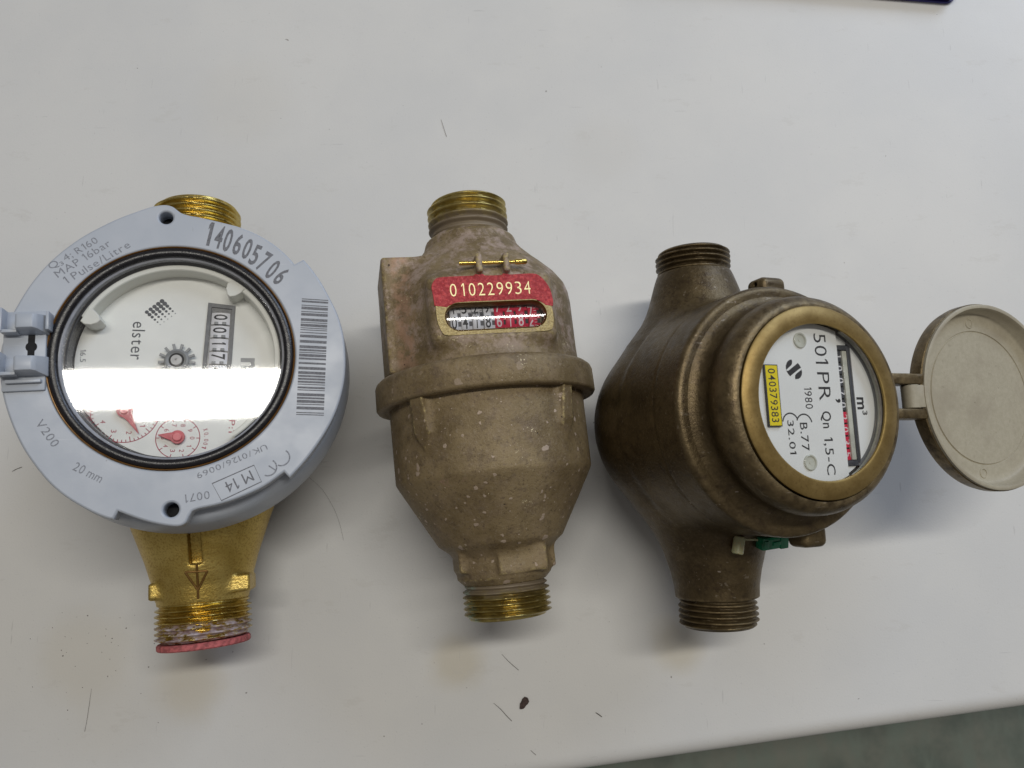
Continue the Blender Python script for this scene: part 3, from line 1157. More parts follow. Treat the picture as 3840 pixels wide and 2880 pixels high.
    dprint(words('16.5', (-30.2, 5.6), (-30.2, 1.5), 1.7, zp), 'print')
    dprint(words('m', (18.8, 0.8), (18.4, -6.2), 4.6, zp, 0.28), 'gear')
    dprint(words('3', (22.0, -6.8), (21.9, -8.6), 2.6, zp, 0.15), 'gear')
    dprint(words('P:1', (14.7, -20.3), (14.3, -24.5), 1.9, zp), 'redprint')
    lg = G()
    a0, aa, bb = Vector((-5.7, 21.6, 0)), Vector((-1.17, -0.93, 0)), Vector((0.82, -0.90, 0))
    rad = [0.74, 0.74, 0.60, 0.46, 0.32, 0.17]
    for i in range(5):
        for j in range(6):
            p = a0 + aa * i + bb * j
            r = rad[j] * (1.0 - 0.04 * i)
            lg.add([(p.x + r * math.cos(w), p.y + r * math.sin(w), zp + 0.002 * (i + j)) for w in np.linspace(0, 2 * math.pi, 16, endpoint=False)], [tuple(range(16))])
    dprint(lg, 'print', 'logo')
    # small and large pointer circles
    def ring_dial(c, r, numr, ang0, ticks, long_every, tick, nh, w):
        g = ribbon(circle(c[0], c[1], r, 72), w, True)
        for i in range(ticks):
            a = R(ang0 - 360.0 * i / ticks)
            k = tick if i % long_every == 0 else tick * 0.5
            g.join(ribbon([(c[0] + r * math.cos(a), c[1] + r * math.sin(a)), (c[0] + (r - k) * math.cos(a), c[1] + (r - k) * math.sin(a))], w))
        dprint(G().join(g, 0, Matrix.Translation((0, 0, zp))), 'redprint', 'scale')
        g = G()
        for i in range(10):
            a = R(ang0 - 36 * i)
            wd = nh * (0.35 if i == 1 else 0.6)
            p = Vector((c[0] + numr * math.cos(a), c[1] + numr * math.sin(a), zp)) - tx * wd / 2 - ty * nh / 2
            g.join(glyphs(str(i), wd, nh), 0, frame(p, tx))
        dprint(g, 'redprint', 'numerals')
    ring_dial((-1.15, -25.25), 6.65, 4.35, -4, 10, 1, 1.1, 1.45, 0.26)
    ring_dial((-16.7, -15.3), 10.3, 7.3, -10, 50, 5, 1.7, 1.6, 0.26)
    g = G()
    for ch, a in zip('x0.001', (17, 8, 1, -6, -14, -22)):
        p = Vector((-1.15 + 8.0 * math.cos(R(a)), -25.25 + 8.0 * math.sin(R(a)), zp))
        xd = Vector((math.sin(R(a)), -math.cos(R(a)), 0))
        g.join(glyphs(ch, 0.25 if ch == '.' else 0.75, 0.25 if ch == '.' else 1.35), 0, frame(p, xd))
    dprint(g, 'redprint')
    g = G()
    for ch, a in zip('x0.0001', (140, 149, 156, 163, 171, 179, 186)):
        q = Vector((-16.7 + 12.0 * math.cos(R(a)), -15.3 + 12.0 * math.sin(R(a)), zp))
        xd = Vector((-math.sin(R(a)), math.cos(R(a)), 0))
        g.join(glyphs(ch, 0.25 if ch == '.' else 0.75, 0.25 if ch == '.' else 1.35), 0, frame(q, xd))
    dprint(g, 'redprint')
    def pointer(c, tip, hub):
        d = Vector((tip[0] - c[0], tip[1] - c[1], 0))
        l = d.length
        d.normalize()
        e = Vector((-d.y, d.x, 0))
        out = []
        a0 = math.degrees(math.atan2(d.y, d.x))
        pts = circle(c[0], c[1], hub, 28, a0 + 38, a0 + 322)
        t1 = Vector((tip[0], tip[1], 0))
        s = 0.9
        m1 = Vector((c[0], c[1], 0)) + d * (hub + 1.2)
        pts = pts + [tuple((m1 - e * s)[:2]), tuple((t1 - e * 0.08)[:2]), tuple((t1 + e * 0.08)[:2]), tuple((m1 + e * s)[:2])]
        o = obj('pointer', plate([pts], ZD + 0.8, ZD + 1.5, 0.1), 'red', dial)
        return o
    pointer((-1.05, -25.1), (-6.9, -24.05), 2.2)
    pointer((-16.7, -15.3), (-12.6, -23.2), 2.4)
    cap = revolve([(0.01, 2.1), (1.2, 2.1), (1.45, 1.9), (1.5, 1.2)], 32, 'z', (-1.05, -25.1, ZD))
    cap.join(revolve([(0.01, 2.1), (1.2, 2.1), (1.45, 1.9), (1.5, 1.2)], 32, 'z', (-16.7, -15.3, ZD)))
    obj('pointer_cap', cap, 'redlight', dial)

    # --- star wheel
    gc = (-0.9, 0.3)
    pts = []
    nt = 13
    for i in range(nt):
        a = 360.0 * i / nt + 100
        for da, r in ((-10.0, 3.75), (-5.6, 3.75), (-4.6, 5.75), (4.6, 5.75), (5.6, 3.75)):
            pts.append((gc[0] + r * math.cos(R(a + da)), gc[1] + r * math.sin(R(a + da))))
    star = obj('star_wheel', plate([pts], ZD + 1.3, ZD + 2.0, 0.12), 'gear', rt)
    obj('wheel_rim', revolve([(3.9, 1.9), (3.7, 2.5), (3.1, 2.7), (2.4, 2.4), (2.3, 1.9)], 40, 'z', (*gc, ZD)), 'gear', star)
    obj('wheel_hub', revolve([(2.3, 2.0), (1.75, 1.95), (1.7, 2.9), (0.4, 2.95), (0.35, 2.5), (0.01, 2.5)], 40, 'z', (*gc, ZD)), 'steel', star)
    obj('hub_ring', revolve([(2.4, 2.42), (1.75, 2.42)], 40, 'z', (*gc, ZD)), 'hole', star)

    # --- counter: grey frame with white number drums sunk in the dial
    cf = [(8.9, 20.6), (17.6, 19.2), (14.9, -12.6), (5.7, -11.2)]
    ci = [(10.0, 19.0), (16.4, 18.0), (13.8, -11.2), (6.9, -10.1)]
    cnt = obj('counter_window', plate([cf[::-1], ci[::-1]], ZD + 0.05, ZD + 0.55, 0.08), 'framegrey', rt)
    obj('counter_recess', plate([ci[::-1]], ZD + 0.03, ZD + 0.06), 'rimdark', cnt)
    p_top, p_bot = Vector((12.75, 14.75, 0)), Vector((10.85, -8.2, 0))
    for i, ch in enumerate('001742'):
        p = p_top.lerp(p_bot, i / 5.0)
        rr, wd = 6.2, 4.05
        g = G()
        # top slice of the drum only: the rest is inside the case
        nseg = 10
        amax = math.asin(3.05 / rr)
        vv = []
        for k in range(nseg + 1):
            a = -amax + 2 * amax * k / nseg
            for xx in (-wd / 2 - (0.0), wd / 2):
                vv.append((xx, rr * math.sin(a), rr * math.cos(a) - rr + 0.75))
        g.add(vv, [(2 * k, 2 * k + 1, 2 * k + 3, 2 * k + 2) for k in range(nseg)])
        # side flanges give the slice its thickness
        for xx in (-wd / 2, wd / 2):
            top = [(xx, rr * math.sin(a), rr * math.cos(a) - rr + 0.75) for a in np.linspace(-amax, amax, 8)]
            g.add(top + [(xx, 3.0, 0.05), (xx, -3.0, 0.05)], [tuple(range(10))])
        wch = 0.75 if ch == '1' else 1.95
        dg = strip_cut(glyphs(ch, wch, 4.5, 0.12))
        dg.v = [(x - wch / 2 - 0.45, y - 2.25, 0.03) for x, y, z in dg.v]
        bend(dg, rr, 0.75 - rr)
        g.join(dg, 1)
        # the little transfer teeth between two drums
        for yy in (-1.25, 1.25):
            bx_ = box((wd / 2 - 0.35, yy, 0.70), (0.45, 0.62, 0.16), 0.05)
            g.join(bx_, 2)
        fm = frame((p.x, p.y, ZD + 0.05), tx)
        gg = G().join(g, None, fm)
        obj('number_drum', gg, ['drumwhite', 'inkblack', 'gear'], cnt, 50)
    return rt


# ================================================================== middle meter
def middle_meter():
    rt = root('water_meter', (-.013, .212, .108), (-9.62, 45.60, 39.10),
              'tarnished khaki bronze barrel water meter with red painted number panel and slot window', 'water meter')

    def upper(x, y, z):
        flatten = np.interp(y, [6, 12, 46, 52], [0.97, 0.905, 0.905, 1.0])
        zz = np.where(z > 0, z / flatten, z)
        d = s_lathe_y(x, y, zz, [(2, 34.6), (29, 34.6), (33, 34.2), (36, 33.3), (40, 30.6), (44.7, 26.0), (48, 22.3), (50.5, 19.7), (53, 17.7), (56.3, 16.7), (57.4, 15.2), (58.4, 14.0)]) * 0.93
        blk = s_box(x, y, z, (-26.0, 26.0, 0.0), (8.6, 20.6, 15.0), 1.2)
        d = smin(d, blk, 3.0)
        pad = s_box(x, y, z, (-0.6, 22.2, 23.6), (20.9, 11.8, 8.3), 3.2)
        d = smin(d, pad, 5.5)
        d = smax(d, -s_box(x, y, z, (-0.4, 23.2, 37.05), (20.0, 10.4, 5.0), 0.5), 0.6)
        # slot for the window
        qx = np.maximum(np.abs(x - 0.0) - 12.2, 0)
        slot = np.maximum(np.sqrt(qx ** 2 + (y - 18.9) ** 2) - 4.55, 27.4 - z)
        d = smax(d, -slot, 0.35)
        for px in (-4.35, 4.75):
            post = s_box(x, y, z, (px, 36.4, 29.6), (1.05, 3.2, 4.9), 0.7)
            d = smin(d, post, 1.0)
        return d
    up = obj('upper_casting', nets(upper, (-36.5, 1.5, -36.5), (37, 65, 36), 0.7), 'tarnished', rt, 180)

    def lower(x, y, z):
        d = s_lathe_y(x, y, z, [(-67, 14.2), (-66, 15.2), (-64.6, 16.5), (-57.5, 16.8), (-55.6, 18.6), (-53, 22.0), (-31.6, 34.2), (-30.4, 34.7), (-2, 34.9)])
        d = smax(d, d, 1)
        flat = s_box(x, y, z, (3.4, -59.3, 9.0), (8.2, 4.0, 8.2), 0.7)
        flat = smin(flat, s_box(x, y, z, (-13.0, -58.0, 2.0), (3.6, 4.0, 8.0), 0.7), 0.3)
        flat = smin(flat, s_box(x, y, z, (14.6, -59.0, 0.0), (2.4, 4.2, 7.0), 0.7), 0.3)
        d = smin(d, flat, 1.6)
        for ang, w in ((-48, 2.7), (35, 2.2)):
            a = R(ang)
            u = x * math.cos(a) - z * math.sin(a)          # tangential
            rr = x * math.sin(a) + z * math.cos(a)         # radial
            top = np.interp(y, [-20, -16, -6, 2], [33.6, 35.8, 37.4, 38.6])
            rib = np.maximum(np.maximum(np.abs(u) - w, rr - top), np.maximum(-y - 20.5 + np.abs(u) * 1.3, 25 - rr))
            d = smin(d, rib, 3.2)
            hole = np.sqrt((u + 1.2) ** 2 + (y + 10.5) ** 2) - 0.65
            d = smax(d, -np.maximum(hole, 36.8 - rr), 0.2)
        return d
    obj('bowl', nets(lower, (-37, -69, -37), (37, -1.5, 39.5), 0.7), 'tarnished', rt, 180)
    fl = revolve([(34.0, 5.6), (35.6, 5.6), (37.6, 5.0), (38.6, 4.1), (39.0, 3.0), (39.1, -4.2), (38.6, -4.95), (37.6, -5.2), (36.4, -5.25), (35.9, -5.0), (34.4, -5.1)], 200, 'y')
    obj('clamp_ring', fl, 'tarnished', rt, 50)
    obj('threaded_end', thread(-78.3, -65.6, 13.4, 15.0, 1.85, 9.6, end='lo'), 'thread2', rt, 60, 'threaded end with a greenish stain')
    obj('threaded_end', thread(56.6, 72.0, 13.5, 15.0, 2.6, 9.6, end='hi'), 'thread2', rt, 60, 'brassy threaded end with brown dirt below')

    ZF = 32.2
    # bare brass facing round the window, red painted panel above it
    stad = lambda hw, r, n=16: [(hw + r * math.cos(R(a)), 18.9 + r * math.sin(R(a))) for a in np.linspace(-90, 90, n)] + [(-hw + r * math.cos(R(a)), 18.9 + r * math.sin(R(a))) for a in np.linspace(90, 270, n)]
    face = spline([(-19.6, 23.2), (-19.5, 18.2), (-18.5, 14.6), (-17.0, 13.1), (-12, 12.9), (-0.6, 13.0), (9, 12.8), (17.0, 13.0), (18.6, 14.9), (19.0, 18), (18.8, 22.0)], 4)
    face += spline([(13.6, 23.2), (12.2, 24.2), (-12.2, 24.2), (-15.2, 23.2)], 3)
    obj('window_facing', plate([face, stad(12.2, 4.6)], ZF - 0.2, ZF + 0.06, 0.05), 'facepad', rt)
    rm = G()
    o1, o2 = stad(12.2, 4.75), stad(12.2, 4.15)
    n = len(o1)
    v = [(x, y, ZF + 0.05) for x, y in o1] + [(x, y, ZF + 0.22) for x, y in stad(12.2, 4.55)] + [(x, y, ZF - 0.5) for x, y in o2] + [(x, y, ZF - 4.5) for x, y in stad(12.2, 4.1)]
    rm.add(v, [(q * n + i, q * n + (i + 1) % n, (q + 1) * n + (i + 1) % n, (q + 1) * n + i) for q in range(3) for i in range(n)])
    obj('window_rim', rm, 'castline', rt)
    red = spline([(-19.9, 22.9), (-20.1, 26.5), (-20.3, 29.4), (-19.1, 31.6), (-17.2, 32.4), (-12, 32.55), (-6.4, 32.6)], 4)
    red += spline([(-5.5, 33.2), (-4.4, 33.4), (-3.0, 33.0), (-2.2, 32.55), (2.6, 32.5), (3.6, 33.0), (4.8, 33.2), (5.8, 32.6), (10, 32.7), (14.7, 32.5), (17.2, 30.4), (18.9, 27.2), (19.5, 23.4), (19.2, 21.2)], 4)
    red += spline([(16.8, 21.6), (15.2, 22.9), (13.1, 23.8), (10, 23.9), (0, 23.9), (-11.6, 23.8), (-14.6, 23.0), (-16.0, 22.3)], 3)
    panel = obj('number_panel', plate([red[::-1]], ZF - 0.25, ZF + 0.12, 0.08), 'redpaint', rt)
    ng = G()
    x0 = -14.5
    for ch in '010229934':
        wd = 0.95 if ch == '1' else 2.15
        g = glyphs(ch, wd, 4.3, -0.10)
        ng.join(g, 0, Matrix.Translation((x0 + (0.7 if ch == '1' else 0.0), 25.75, ZF + 0.16)))
        x0 += 3.08
    obj('lettering', ng, 'engraved', panel)
    # pin through the two posts
    pin = G()
    pin.join(revolve([(0.01, -10.9), (0.72, -10.8), (0.72, -8.0), (0.62, -7.9), (0.62, 7.6), (0.7, 7.7), (0.95, 8.2), (0.95, 11.4), (0.6, 11.9), (0.01, 12.0)], 20, 'x', (0, 36.6, 33.2)))
    obj('hinge_pin', pin, 'brasspin', rt)
    # number drums behind a lens
    drums = ['0', '4', '1', '8', '6', '1', '8', '6']
    nxt = ['1', '5', '2', '9', '7', '2', '9', '7']
    cs = [-13.55, -9.95, -6.2, -2.35, 1.35, 5.0, 8.7, 12.85]
    cy, cz, rr = 18.9, 21.2, 8.0
    for i, (cx, ch) in enumerate(zip(cs, drums)):
        redd = i >= 4
        w = 2.5 if not redd else 2.9
        g = revolve([(0.5, -w / 2), (rr - 0.1, -w / 2), (rr, -w / 2 + 0.1), (rr, w / 2 - 0.1), (rr - 0.1, w / 2), (0.5, w / 2)], 48, 'x')
        teeth = revolve([(rr - 0.5, w / 2), (rr - 0.5, w / 2 + 1.1)], 48, 'x')
        g.join(teeth, 2)
        for a in np.arange(0, 360, 22.5):
            tb = box((w / 2 + 0.5, 0, rr - 0.35), (0.5, 0.75, 0.28), 0.0)
            g.join(tb, 0, Matrix.Rotation(R(a), 4, 'X'))
        if i == 7:
            for a in np.arange(0, 360, 7.2):
                g.join(box((0.9, 0, rr), (0.45, 0.09, 0.03), 0), 1, Matrix.Rotation(R(a), 4, 'X'))
        for q, c2 in ((0.0, ch), (36.0, nxt[i]), (-36.0, nxt[(i + 3) % 8])):
            if i == 7:
                q -= 15
            wch = 0.6 if c2 == '1' else 1.75
            d = strip_cut(glyphs(c2, wch, 4.1, 0.08))
            d.v = [(x - wch / 2 - (0.5 if i == 7 else 0.0), y - 3.1, 0.04) for x, y, z in d.v]
            bend(d, rr, 0)
            g.join(d, 1, Matrix.Rotation(R(-q), 4, 'X'))
        gg = G().join(g, None, Matrix.Translation((cx, cy, cz)))
        obj('number_drum', gg, ['drumred', 'inkwhite', 'inkblack'] if redd else ['drumwhite', 'inkblack', 'drumgrey'], rt, 50)
    obj('unit_mark', G().join(glyphs('m3', 3.9, 1.5, 0.12), 0, Matrix.Translation((-7.7, 20.1, ZF - 2.3))), 'inkblack', rt)
    lens = G()
    na, nx = 56, 2
    rho = 13.0
    for q, off in ((0, 0.0), (1, -1.0)):
        vv = []
        for k in range(na + 1):
            a = math.asin(4.3 / rho) * (2 * k / na - 1)
            y = rho * math.sin(a)
            hx = 12.2 + math.sqrt(max(4.3 ** 2 - y * y, 0.0))
            z = rho * math.cos(a) - rho + ZF - 0.15 + off
            vv += [(-hx, 18.9 + y, z), (hx, 18.9 + y, z)]
        lens.add(vv, [(2 * k, 2 * k + 1, 2 * k + 3, 2 * k + 2) for k in range(na)])
    obj('window_lens', lens, 'lens', rt)
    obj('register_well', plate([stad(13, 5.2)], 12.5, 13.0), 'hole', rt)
    return rt


# ================================================================== right meter
def right_meter():
    rt = root('water_meter', (.042, .356, .047), (69.55, 35.60, 36.09),
              'dark brown bronze water meter with white printed dial and flap lid swung open beside it', 'water meter')

    def f(x, y, z):
        d = s_ell(x, y, z, (0, -1.5, 0), (40.5, 36.5, 36.0))
        pipe = s_lathe_y(x, y, z, [(-62, 14.3), (-58, 14.6), (-53, 15.6), (-46, 17.6), (-39, 20.5), (-30, 24), (0, 26), (28, 23.5), (36, 19.8), (43, 17.0), (49, 15.2), (52, 14.2), (54, 13.4)])
        d = smin(d, pipe, 9)
        fl = s_cyl_z(x, y, z, (0, -0.6), 39.0, 8.0, 42.5, 1.8)
        d = smin(d, fl, 3.0)
        # hairline seam between body and flange
        rr = np.sqrt(x * x + (y + 0.6) ** 2)
        seam = np.sqrt((rr - 39.3) ** 2 + (z - 29.0) ** 2) - 0.55
        d = smax(d, -seam, 0.35)
        # ear lugs on the flange
        d = smin(d, s_box(x, y, z, (4.6, 40.0, 33.0), (5.0, 3.4, 4.2), 2.2), 1.2)
        lh = np.sqrt((z - 33.5) ** 2 + (y - 41.2) ** 2) - 0.9
        d = smax(d, -lh, 0.3)
        d = smin(d, s_box(x, y, z, (13.0, -40.2, 32.0), (4.8, 3.6, 4.4), 2.2), 1.2)
        return d
    obj('body', nets(f, (-43, -63, -38), (43, 55, 44.5), 0.72), 'bronze', rt, 180)
    head = revolve([(36.5, 42.3), (34.5, 42.6), (32.9, 43.4), (31.9, 44.6), (31.5, 46.2), (31.7, 47.6), (32.3, 49.4), (32.6, 51.4), (32.4, 53.6), (31.7, 55.4), (30.4, 56.8), (29.2, 57.4), (28.5, 57.35), (28.3, 56.6)], 200, 'z', (-0.2, -0.3, 0))
    obj('register_head', head, 'bronze', rt, 60)
    obj('bezel_ring', revolve([(28.35, 56.5), (28.3, 57.5), (27.9, 57.85), (23.6, 58.35), (23.0, 58.15), (22.85, 57.7), (23.5, 57.1), (25.0, 55.8), (25.3, 52.0)], 200, 'z', (0.3, 0, 0)), 'bezel3', rt, 40)
    obj('threaded_end', thread(-71.9, -61.0, 12.4, 13.6, 1.9, 9.0, end='lo'), 'bronze', rt, 60)
    obj('threaded_end', thread(52.5, 62.6, 12.4, 13.6, 1.9, 9.0, end='hi'), 'bronze', rt, 60)

    # --- register under glass
    obj('register_wall', revolve([(25.2, 54.2), (24.9, 53.4), (24.8, 49.6), (0.01, 49.6)], 120, 'z', (0.3, 0, 0)), 'ring3', rt)
    def arcring(prof, a0, a1, n=60):
        m = len(prof)
        v = [(0.3 + r * math.cos(a), r * math.sin(a), h) for a in np.linspace(R(a0), R(a1), n) for r, h in prof]
        f = [(i * m + k, (i + 1) * m + k, (i + 1) * m + (k + 1) % m, i * m + (k + 1) % m) for i in range(n - 1) for k in range(m)]
        return G().add(v, f + [tuple(range(m))[::-1], tuple(range((n - 1) * m, n * m))])
    obj('sealing_ring', arcring([(25.1, 54.9), (25.0, 55.7), (24.4, 55.75), (24.2, 55.3), (24.3, 54.9)], -62, 62), 'seal', rt)
    obj('glass_edge', arcring([(24.9, 54.2), (24.9, 54.9), (24.3, 54.9), (24.1, 54.3)], -62, 62), 'rivet', rt)
    obj('dial_border', arcring([(24.4, 53.9), (24.4, 54.26), (23.0, 54.26), (23.0, 54.0)], -52, 52), 'ring3', rt)
    lower = [p for p in circle(0.3, 0, 23.4, 120) if p[0] > 15.3]
    lower.sort(key=lambda p: math.atan2(p[1], p[0]))
    obj('unit_dial', plate([lower], 53.4, 54.2), 'plate3', rt)
    um = G().join(glyphs('m', 3.7, 2.7, 0.25), 0, frame((16.5, 1.7, 54.24), (0, -1, 0)))
    um.join(glyphs('3', 1.3, 1.9, 0.2), 0, frame((18.3, -2.4, 54.24), (0, -1, 0)))
    obj('unit_mark', um, 'inkblack', rt)
    obj('register_bar', box((14.85, -0.3, 54.0), (0.55, 17.6, 0.5), 0.1).join(box((12.4, 16.8, 54.0), (2.2, 0.7, 0.45), 0.1)).join(box((12.4, -18.0, 54.0), (2.2, 0.8, 0.45), 0.1)), 'bar3', rt)
    obj('register_rail', box((13.45, -0.6, 53.75), (0.85, 16.4, 0.5), 0.15), 'rivet', rt)
    corner = [p for p in circle(0.3, 0, 23.4, 120) if 9.5 < p[0] < 15.2 and p[1] > 0]
    for deck in ([(9.5, 17.6), (14.2, 17.6)] + corner, ([(9.5, -18.9), (14.2, -18.9)] + [(p[0], -p[1]) for p in corner])[::-1]):
        obj('register_deck', plate([deck], 53.4, 53.9), 'plate3', rt)
    for i, ch in enumerate('10070' + '203' + '5'):
        y = 14.2 - i * 3.7
        redd = i >= 5
        g = revolve([(0.5, -1.6), (4.2, -1.6), (4.2, 1.6), (0.5, 1.6)], 40, 'y')
        wch = 0.6 if ch == '1' else 1.6
        for q in (0, -46, 46):
            d = strip_cut(glyphs(ch, wch, 2.6, 0.06))
            d.v = [(x - wch / 2, yy - 1.3 - 0.4, 0.03) for x, yy, z in d.v]
            bend(d, 4.2, 0)
            X = frame((0, 0, 0), (0, -1, 0))
            g.join(d, 1, X @ Matrix.Rotation(R(q), 4, 'X'))
        gg = G().join(g, None, Matrix.Translation((11.9, y, 49.5)))
        obj('number_drum', gg, ['drumred', 'inkwhite'] if redd else ['bar3', 'drumwhite'], rt, 50)
    ZP = 55.0
    arc = [p for p in circle(0.3, 0, 23.6, 160) if p[0] < 9.9]
    arc.sort(key=lambda p: (math.atan2(p[1], p[0]) % (2 * math.pi)))
    outline = [(10.1, 21.5)] + arc + [(10.0, -21.5)]
    pl = obj('printed_plate', plate([outline], 54.1, ZP, 0.12), 'plate3', rt)
    zt = ZP + 0.03
    def pr(s, x, y0, y1, h, wt=0.0, mat='inkblack'):
        g = G().join(glyphs(s, y0 - y1, h, wt), 0, frame((x, y0, zt), (0, -1, 0)))
        obj('lettering', g, mat, pl)
    pr('501', 1.5, 20.6, 11.5, 4.7, -0.05)
    pr('PR', 1.6, 9.0, 0.5, 4.4, -0.05)
    pr('Qn', 1.3, -2.6, -7.6, 4.0, 0.1)
    pr('1,5-C', 1.4, -10.3, -21.2, 3.7, 0.02)
    pr('1980', -3.8, 4.4, -1.9, 2.8, 0.0)
    pr('B.77', -6.5, -5.9, -14.0, 2.7, 0.05)
    pr('32.01', -10.9, -5.2, -14.9, 2.3, 0.05)
    pr(',', 7.5, 1.1, -0.1, 2.0, 0.2)
    e = ribbon(circle(-4.8, -6.2, 2.75, 24, 8, 160), 0.42)
    e.join(ribbon(circle(-9.7, -5.9, 2.75, 24, 20, 172), 0.42))
    obj('approval_mark', G().join(e, 0, Matrix.Translation((0, 0, zt))), 'inkblack', pl)
    lo = G()
    def px(q):
        out = []
        for X, Y in q:
            a, b = (X * .0964 + 200) / .482, (Y * .0964 + 200) / .482
            out.append((-9.8 + (a - 505) * .0464, 12.5 - (b - 520) * .038))
        return out
    for q in ([(710, 520), (640, 530), (570, 575), (510, 660), (470, 760), (460, 870), (480, 925), (520, 880), (575, 830), (650, 770), (700, 710), (725, 640), (725, 570)],
              [(945, 650), (1000, 720), (1055, 830), (960, 890), (800, 1010), (600, 1170), (520, 1060), (470, 945), (515, 965), (560, 950), (620, 905), (700, 840), (850, 725)],
              [(1070, 900), (1080, 1010), (1060, 1110), (1000, 1210), (920, 1265), (790, 1280), (790, 1200), (800, 1130), (850, 1070), (960, 985)]):
        lo.join(plate([px(q)[::-1]], zt, zt + 0.03))
    obj('logo', lo, 'inkblack', pl)
    for cx, cy in ((-3.8, 18.3), (-4.0, -17.4)):
        rv = revolve([(2.3, 0.0), (2.3, 0.35), (2.1, 0.5), (1.85, 0.45), (1.6, 0.12), (0.5, 0.05), (0.4, 0.2), (0.01, 0.2)], 32, 'z', (cx, cy, ZP + 0.01))
        obj('rivet', rv, 'rivet', pl)
    tagm = G().join(box((-15.7, 1.9, ZP + 0.45), (2.35, 8.9, 0.42), 0.08))
    yt = obj('serial_tag', tagm, 'inkblack', rt)
    obj('tag_face', G().add([(-17.7, -6.7, 0), (-13.6, -6.7, 0), (-13.6, 10.5, 0), (-17.7, 10.5, 0)], [(0, 1, 2, 3)]).__class__().join(
        G().add([(-17.75, -6.7, ZP + 0.9), (-13.65, -6.7, ZP + 0.9), (-13.65, 10.5, ZP + 0.9), (-17.75, 10.5, ZP + 0.9)], [(0, 1, 2, 3)])), 'yellow', yt)
    obj('lettering', G().join(glyphs('04037938' + '3', 15.4, 2.55, 0.05), 0, frame((-17.0, 9.6, ZP + 0.93), (0, -1, 0))), 'inkblack', yt)
    gl = revolve([(0.01, 56.4), (12, 56.4), (23.0, 56.4)], 96, 'z', (0.3, 0, 0))
    gl.join(revolve([(0.01, 57.0), (12, 57.0), (23.0, 57.0)], 96, 'z', (0.3, 0, 0)))
    obj('cover_glass', gl, 'glass', rt)

    # --- seals on the lower ear
    cream = revolve([(0.01, 2.9), (1.6, 2.8), (1.85, 2.5), (1.9, -2.4), (1.6, -2.8), (0.01, -2.9)], 28, 'y')
    X = Matrix.Translation((-4.7, -42.9, 20.3)) @ Matrix.Rotation(R(-15), 4, 'Z')
    obj('sealing_plug', G().join(cream, 0, X), 'capcream', rt)
    obj('plug_stem', tube([(-4.0, -41.4, 20.3), (-1.4, -41.2, 19.6), (2.5, -41.5, 19.5), (5, -42, 19.8)], 0.45), 'capcream', rt)
    gr = box((0, 0, 0), (4.9, 2.2, 2.1), 0.7)
    gr.join(box((3.8, 0.1, 0.2), (1.6, 2.4, 2.3), 0.3))
    gr.join(box((0.6, -0.1, 1.9), (1.6, 0.7, 0.7), 0.25))
    gr.join(box((-3.6, 0.0, 1.5), (1.0, 1.3, 1.0), 0.4))
    X = Matrix.Translation((8.4, -42.5, 20.2)) @ Matrix.Rotation(R(4), 4, 'Z') @ Matrix.Rotation(R(14), 4, 'X')
    obj('wire_seal', G().join(gr, 0, X), 'capgreen', rt)

    # --- hinge arms and open lid
    arms = G()
    for y0, y1 in ((6.3, 9.2), (-4.7, -1.9)):
        ym, yh = (y0 + y1) / 2, (y1 - y0) / 2
        arms.join(box((38.0, ym, 50.9), (8.4, yh + 0.25, 3.2), 0.6))
    obj('hinge_arm', arms, 'bronze', rt)
    lid = D.objects.new('lid', None)
    LC = (75.2, 2.4, 0)
    cup = revolve([(25.0, 47.0), (29.2, 47.6), (30.7, 48.8), (31.2, 50.6), (31.2, 53.4), (30.8, 53.75)], 160, 'z', LC)
    cup.join(revolve([(0.01, 46.6), (25.0, 47.0)], 160, 'z', LC))
    D.objects.remove(lid)
    lid = obj('lid', cup, 'bronze', rt)
    ins = revolve([(30.85, 53.6), (30.8, 54.5), (30.3, 54.75), (29.6, 54.6), (29.1, 53.6), (28.6, 50.6), (27.6, 49.9), (25.6, 49.8),
                   (22.75, 49.75), (22.55, 49.45), (22.3, 49.45), (22.1, 49.8), (10, 49.85), (0.01, 49.85)], 160, 'z', LC)
    obj('lid_liner', ins, 'lid', lid, 50)
    for a in (93, 263):
        c = (LC[0] + 25.3 * math.cos(R(a)), LC[1] + 25.3 * math.sin(R(a)))
        obj('ejector_mark', revolve([(1.75, 49.8), (1.6, 50.0), (1.35, 50.0), (1.2, 49.8)], 32, 'z', (c[0], c[1], 0.02)), 'lid', lid)
    kn = revolve([(0.4, -3.7), (2.5, -3.7), (2.7, -3.5), (2.7, 3.5), (2.5, 3.7), (0.4, 3.7)], 40, 'y', (41.6, 2.2, 51.6))
    kn.join(box((43.8, 2.2, 52.9), (2.6, 3.6, 1.4), 0.4))
    obj('lid_knuckle', kn, 'lid', lid)
    return rt


roots = [left_meter(), middle_meter(), right_meter()]
bpy.context.view_layer.update()
for r in roots:
    lowest = 1e9
    for o in r.children_recursive:
        if o.type == 'MESH':
            n = len(o.data.vertices)
            a = np.empty(n * 3)
            o.data.vertices.foreach_get('co', a)
            mw = np.array(o.matrix_world)
            z = a.reshape(-1, 3) @ mw[2, :3] + mw[2, 3]
            lowest = min(lowest, z.min())
    print('LOWEST', r.name, round(lowest * 1000, 2))
    r.location.z -= max(-0.002, min(0.002, lowest))


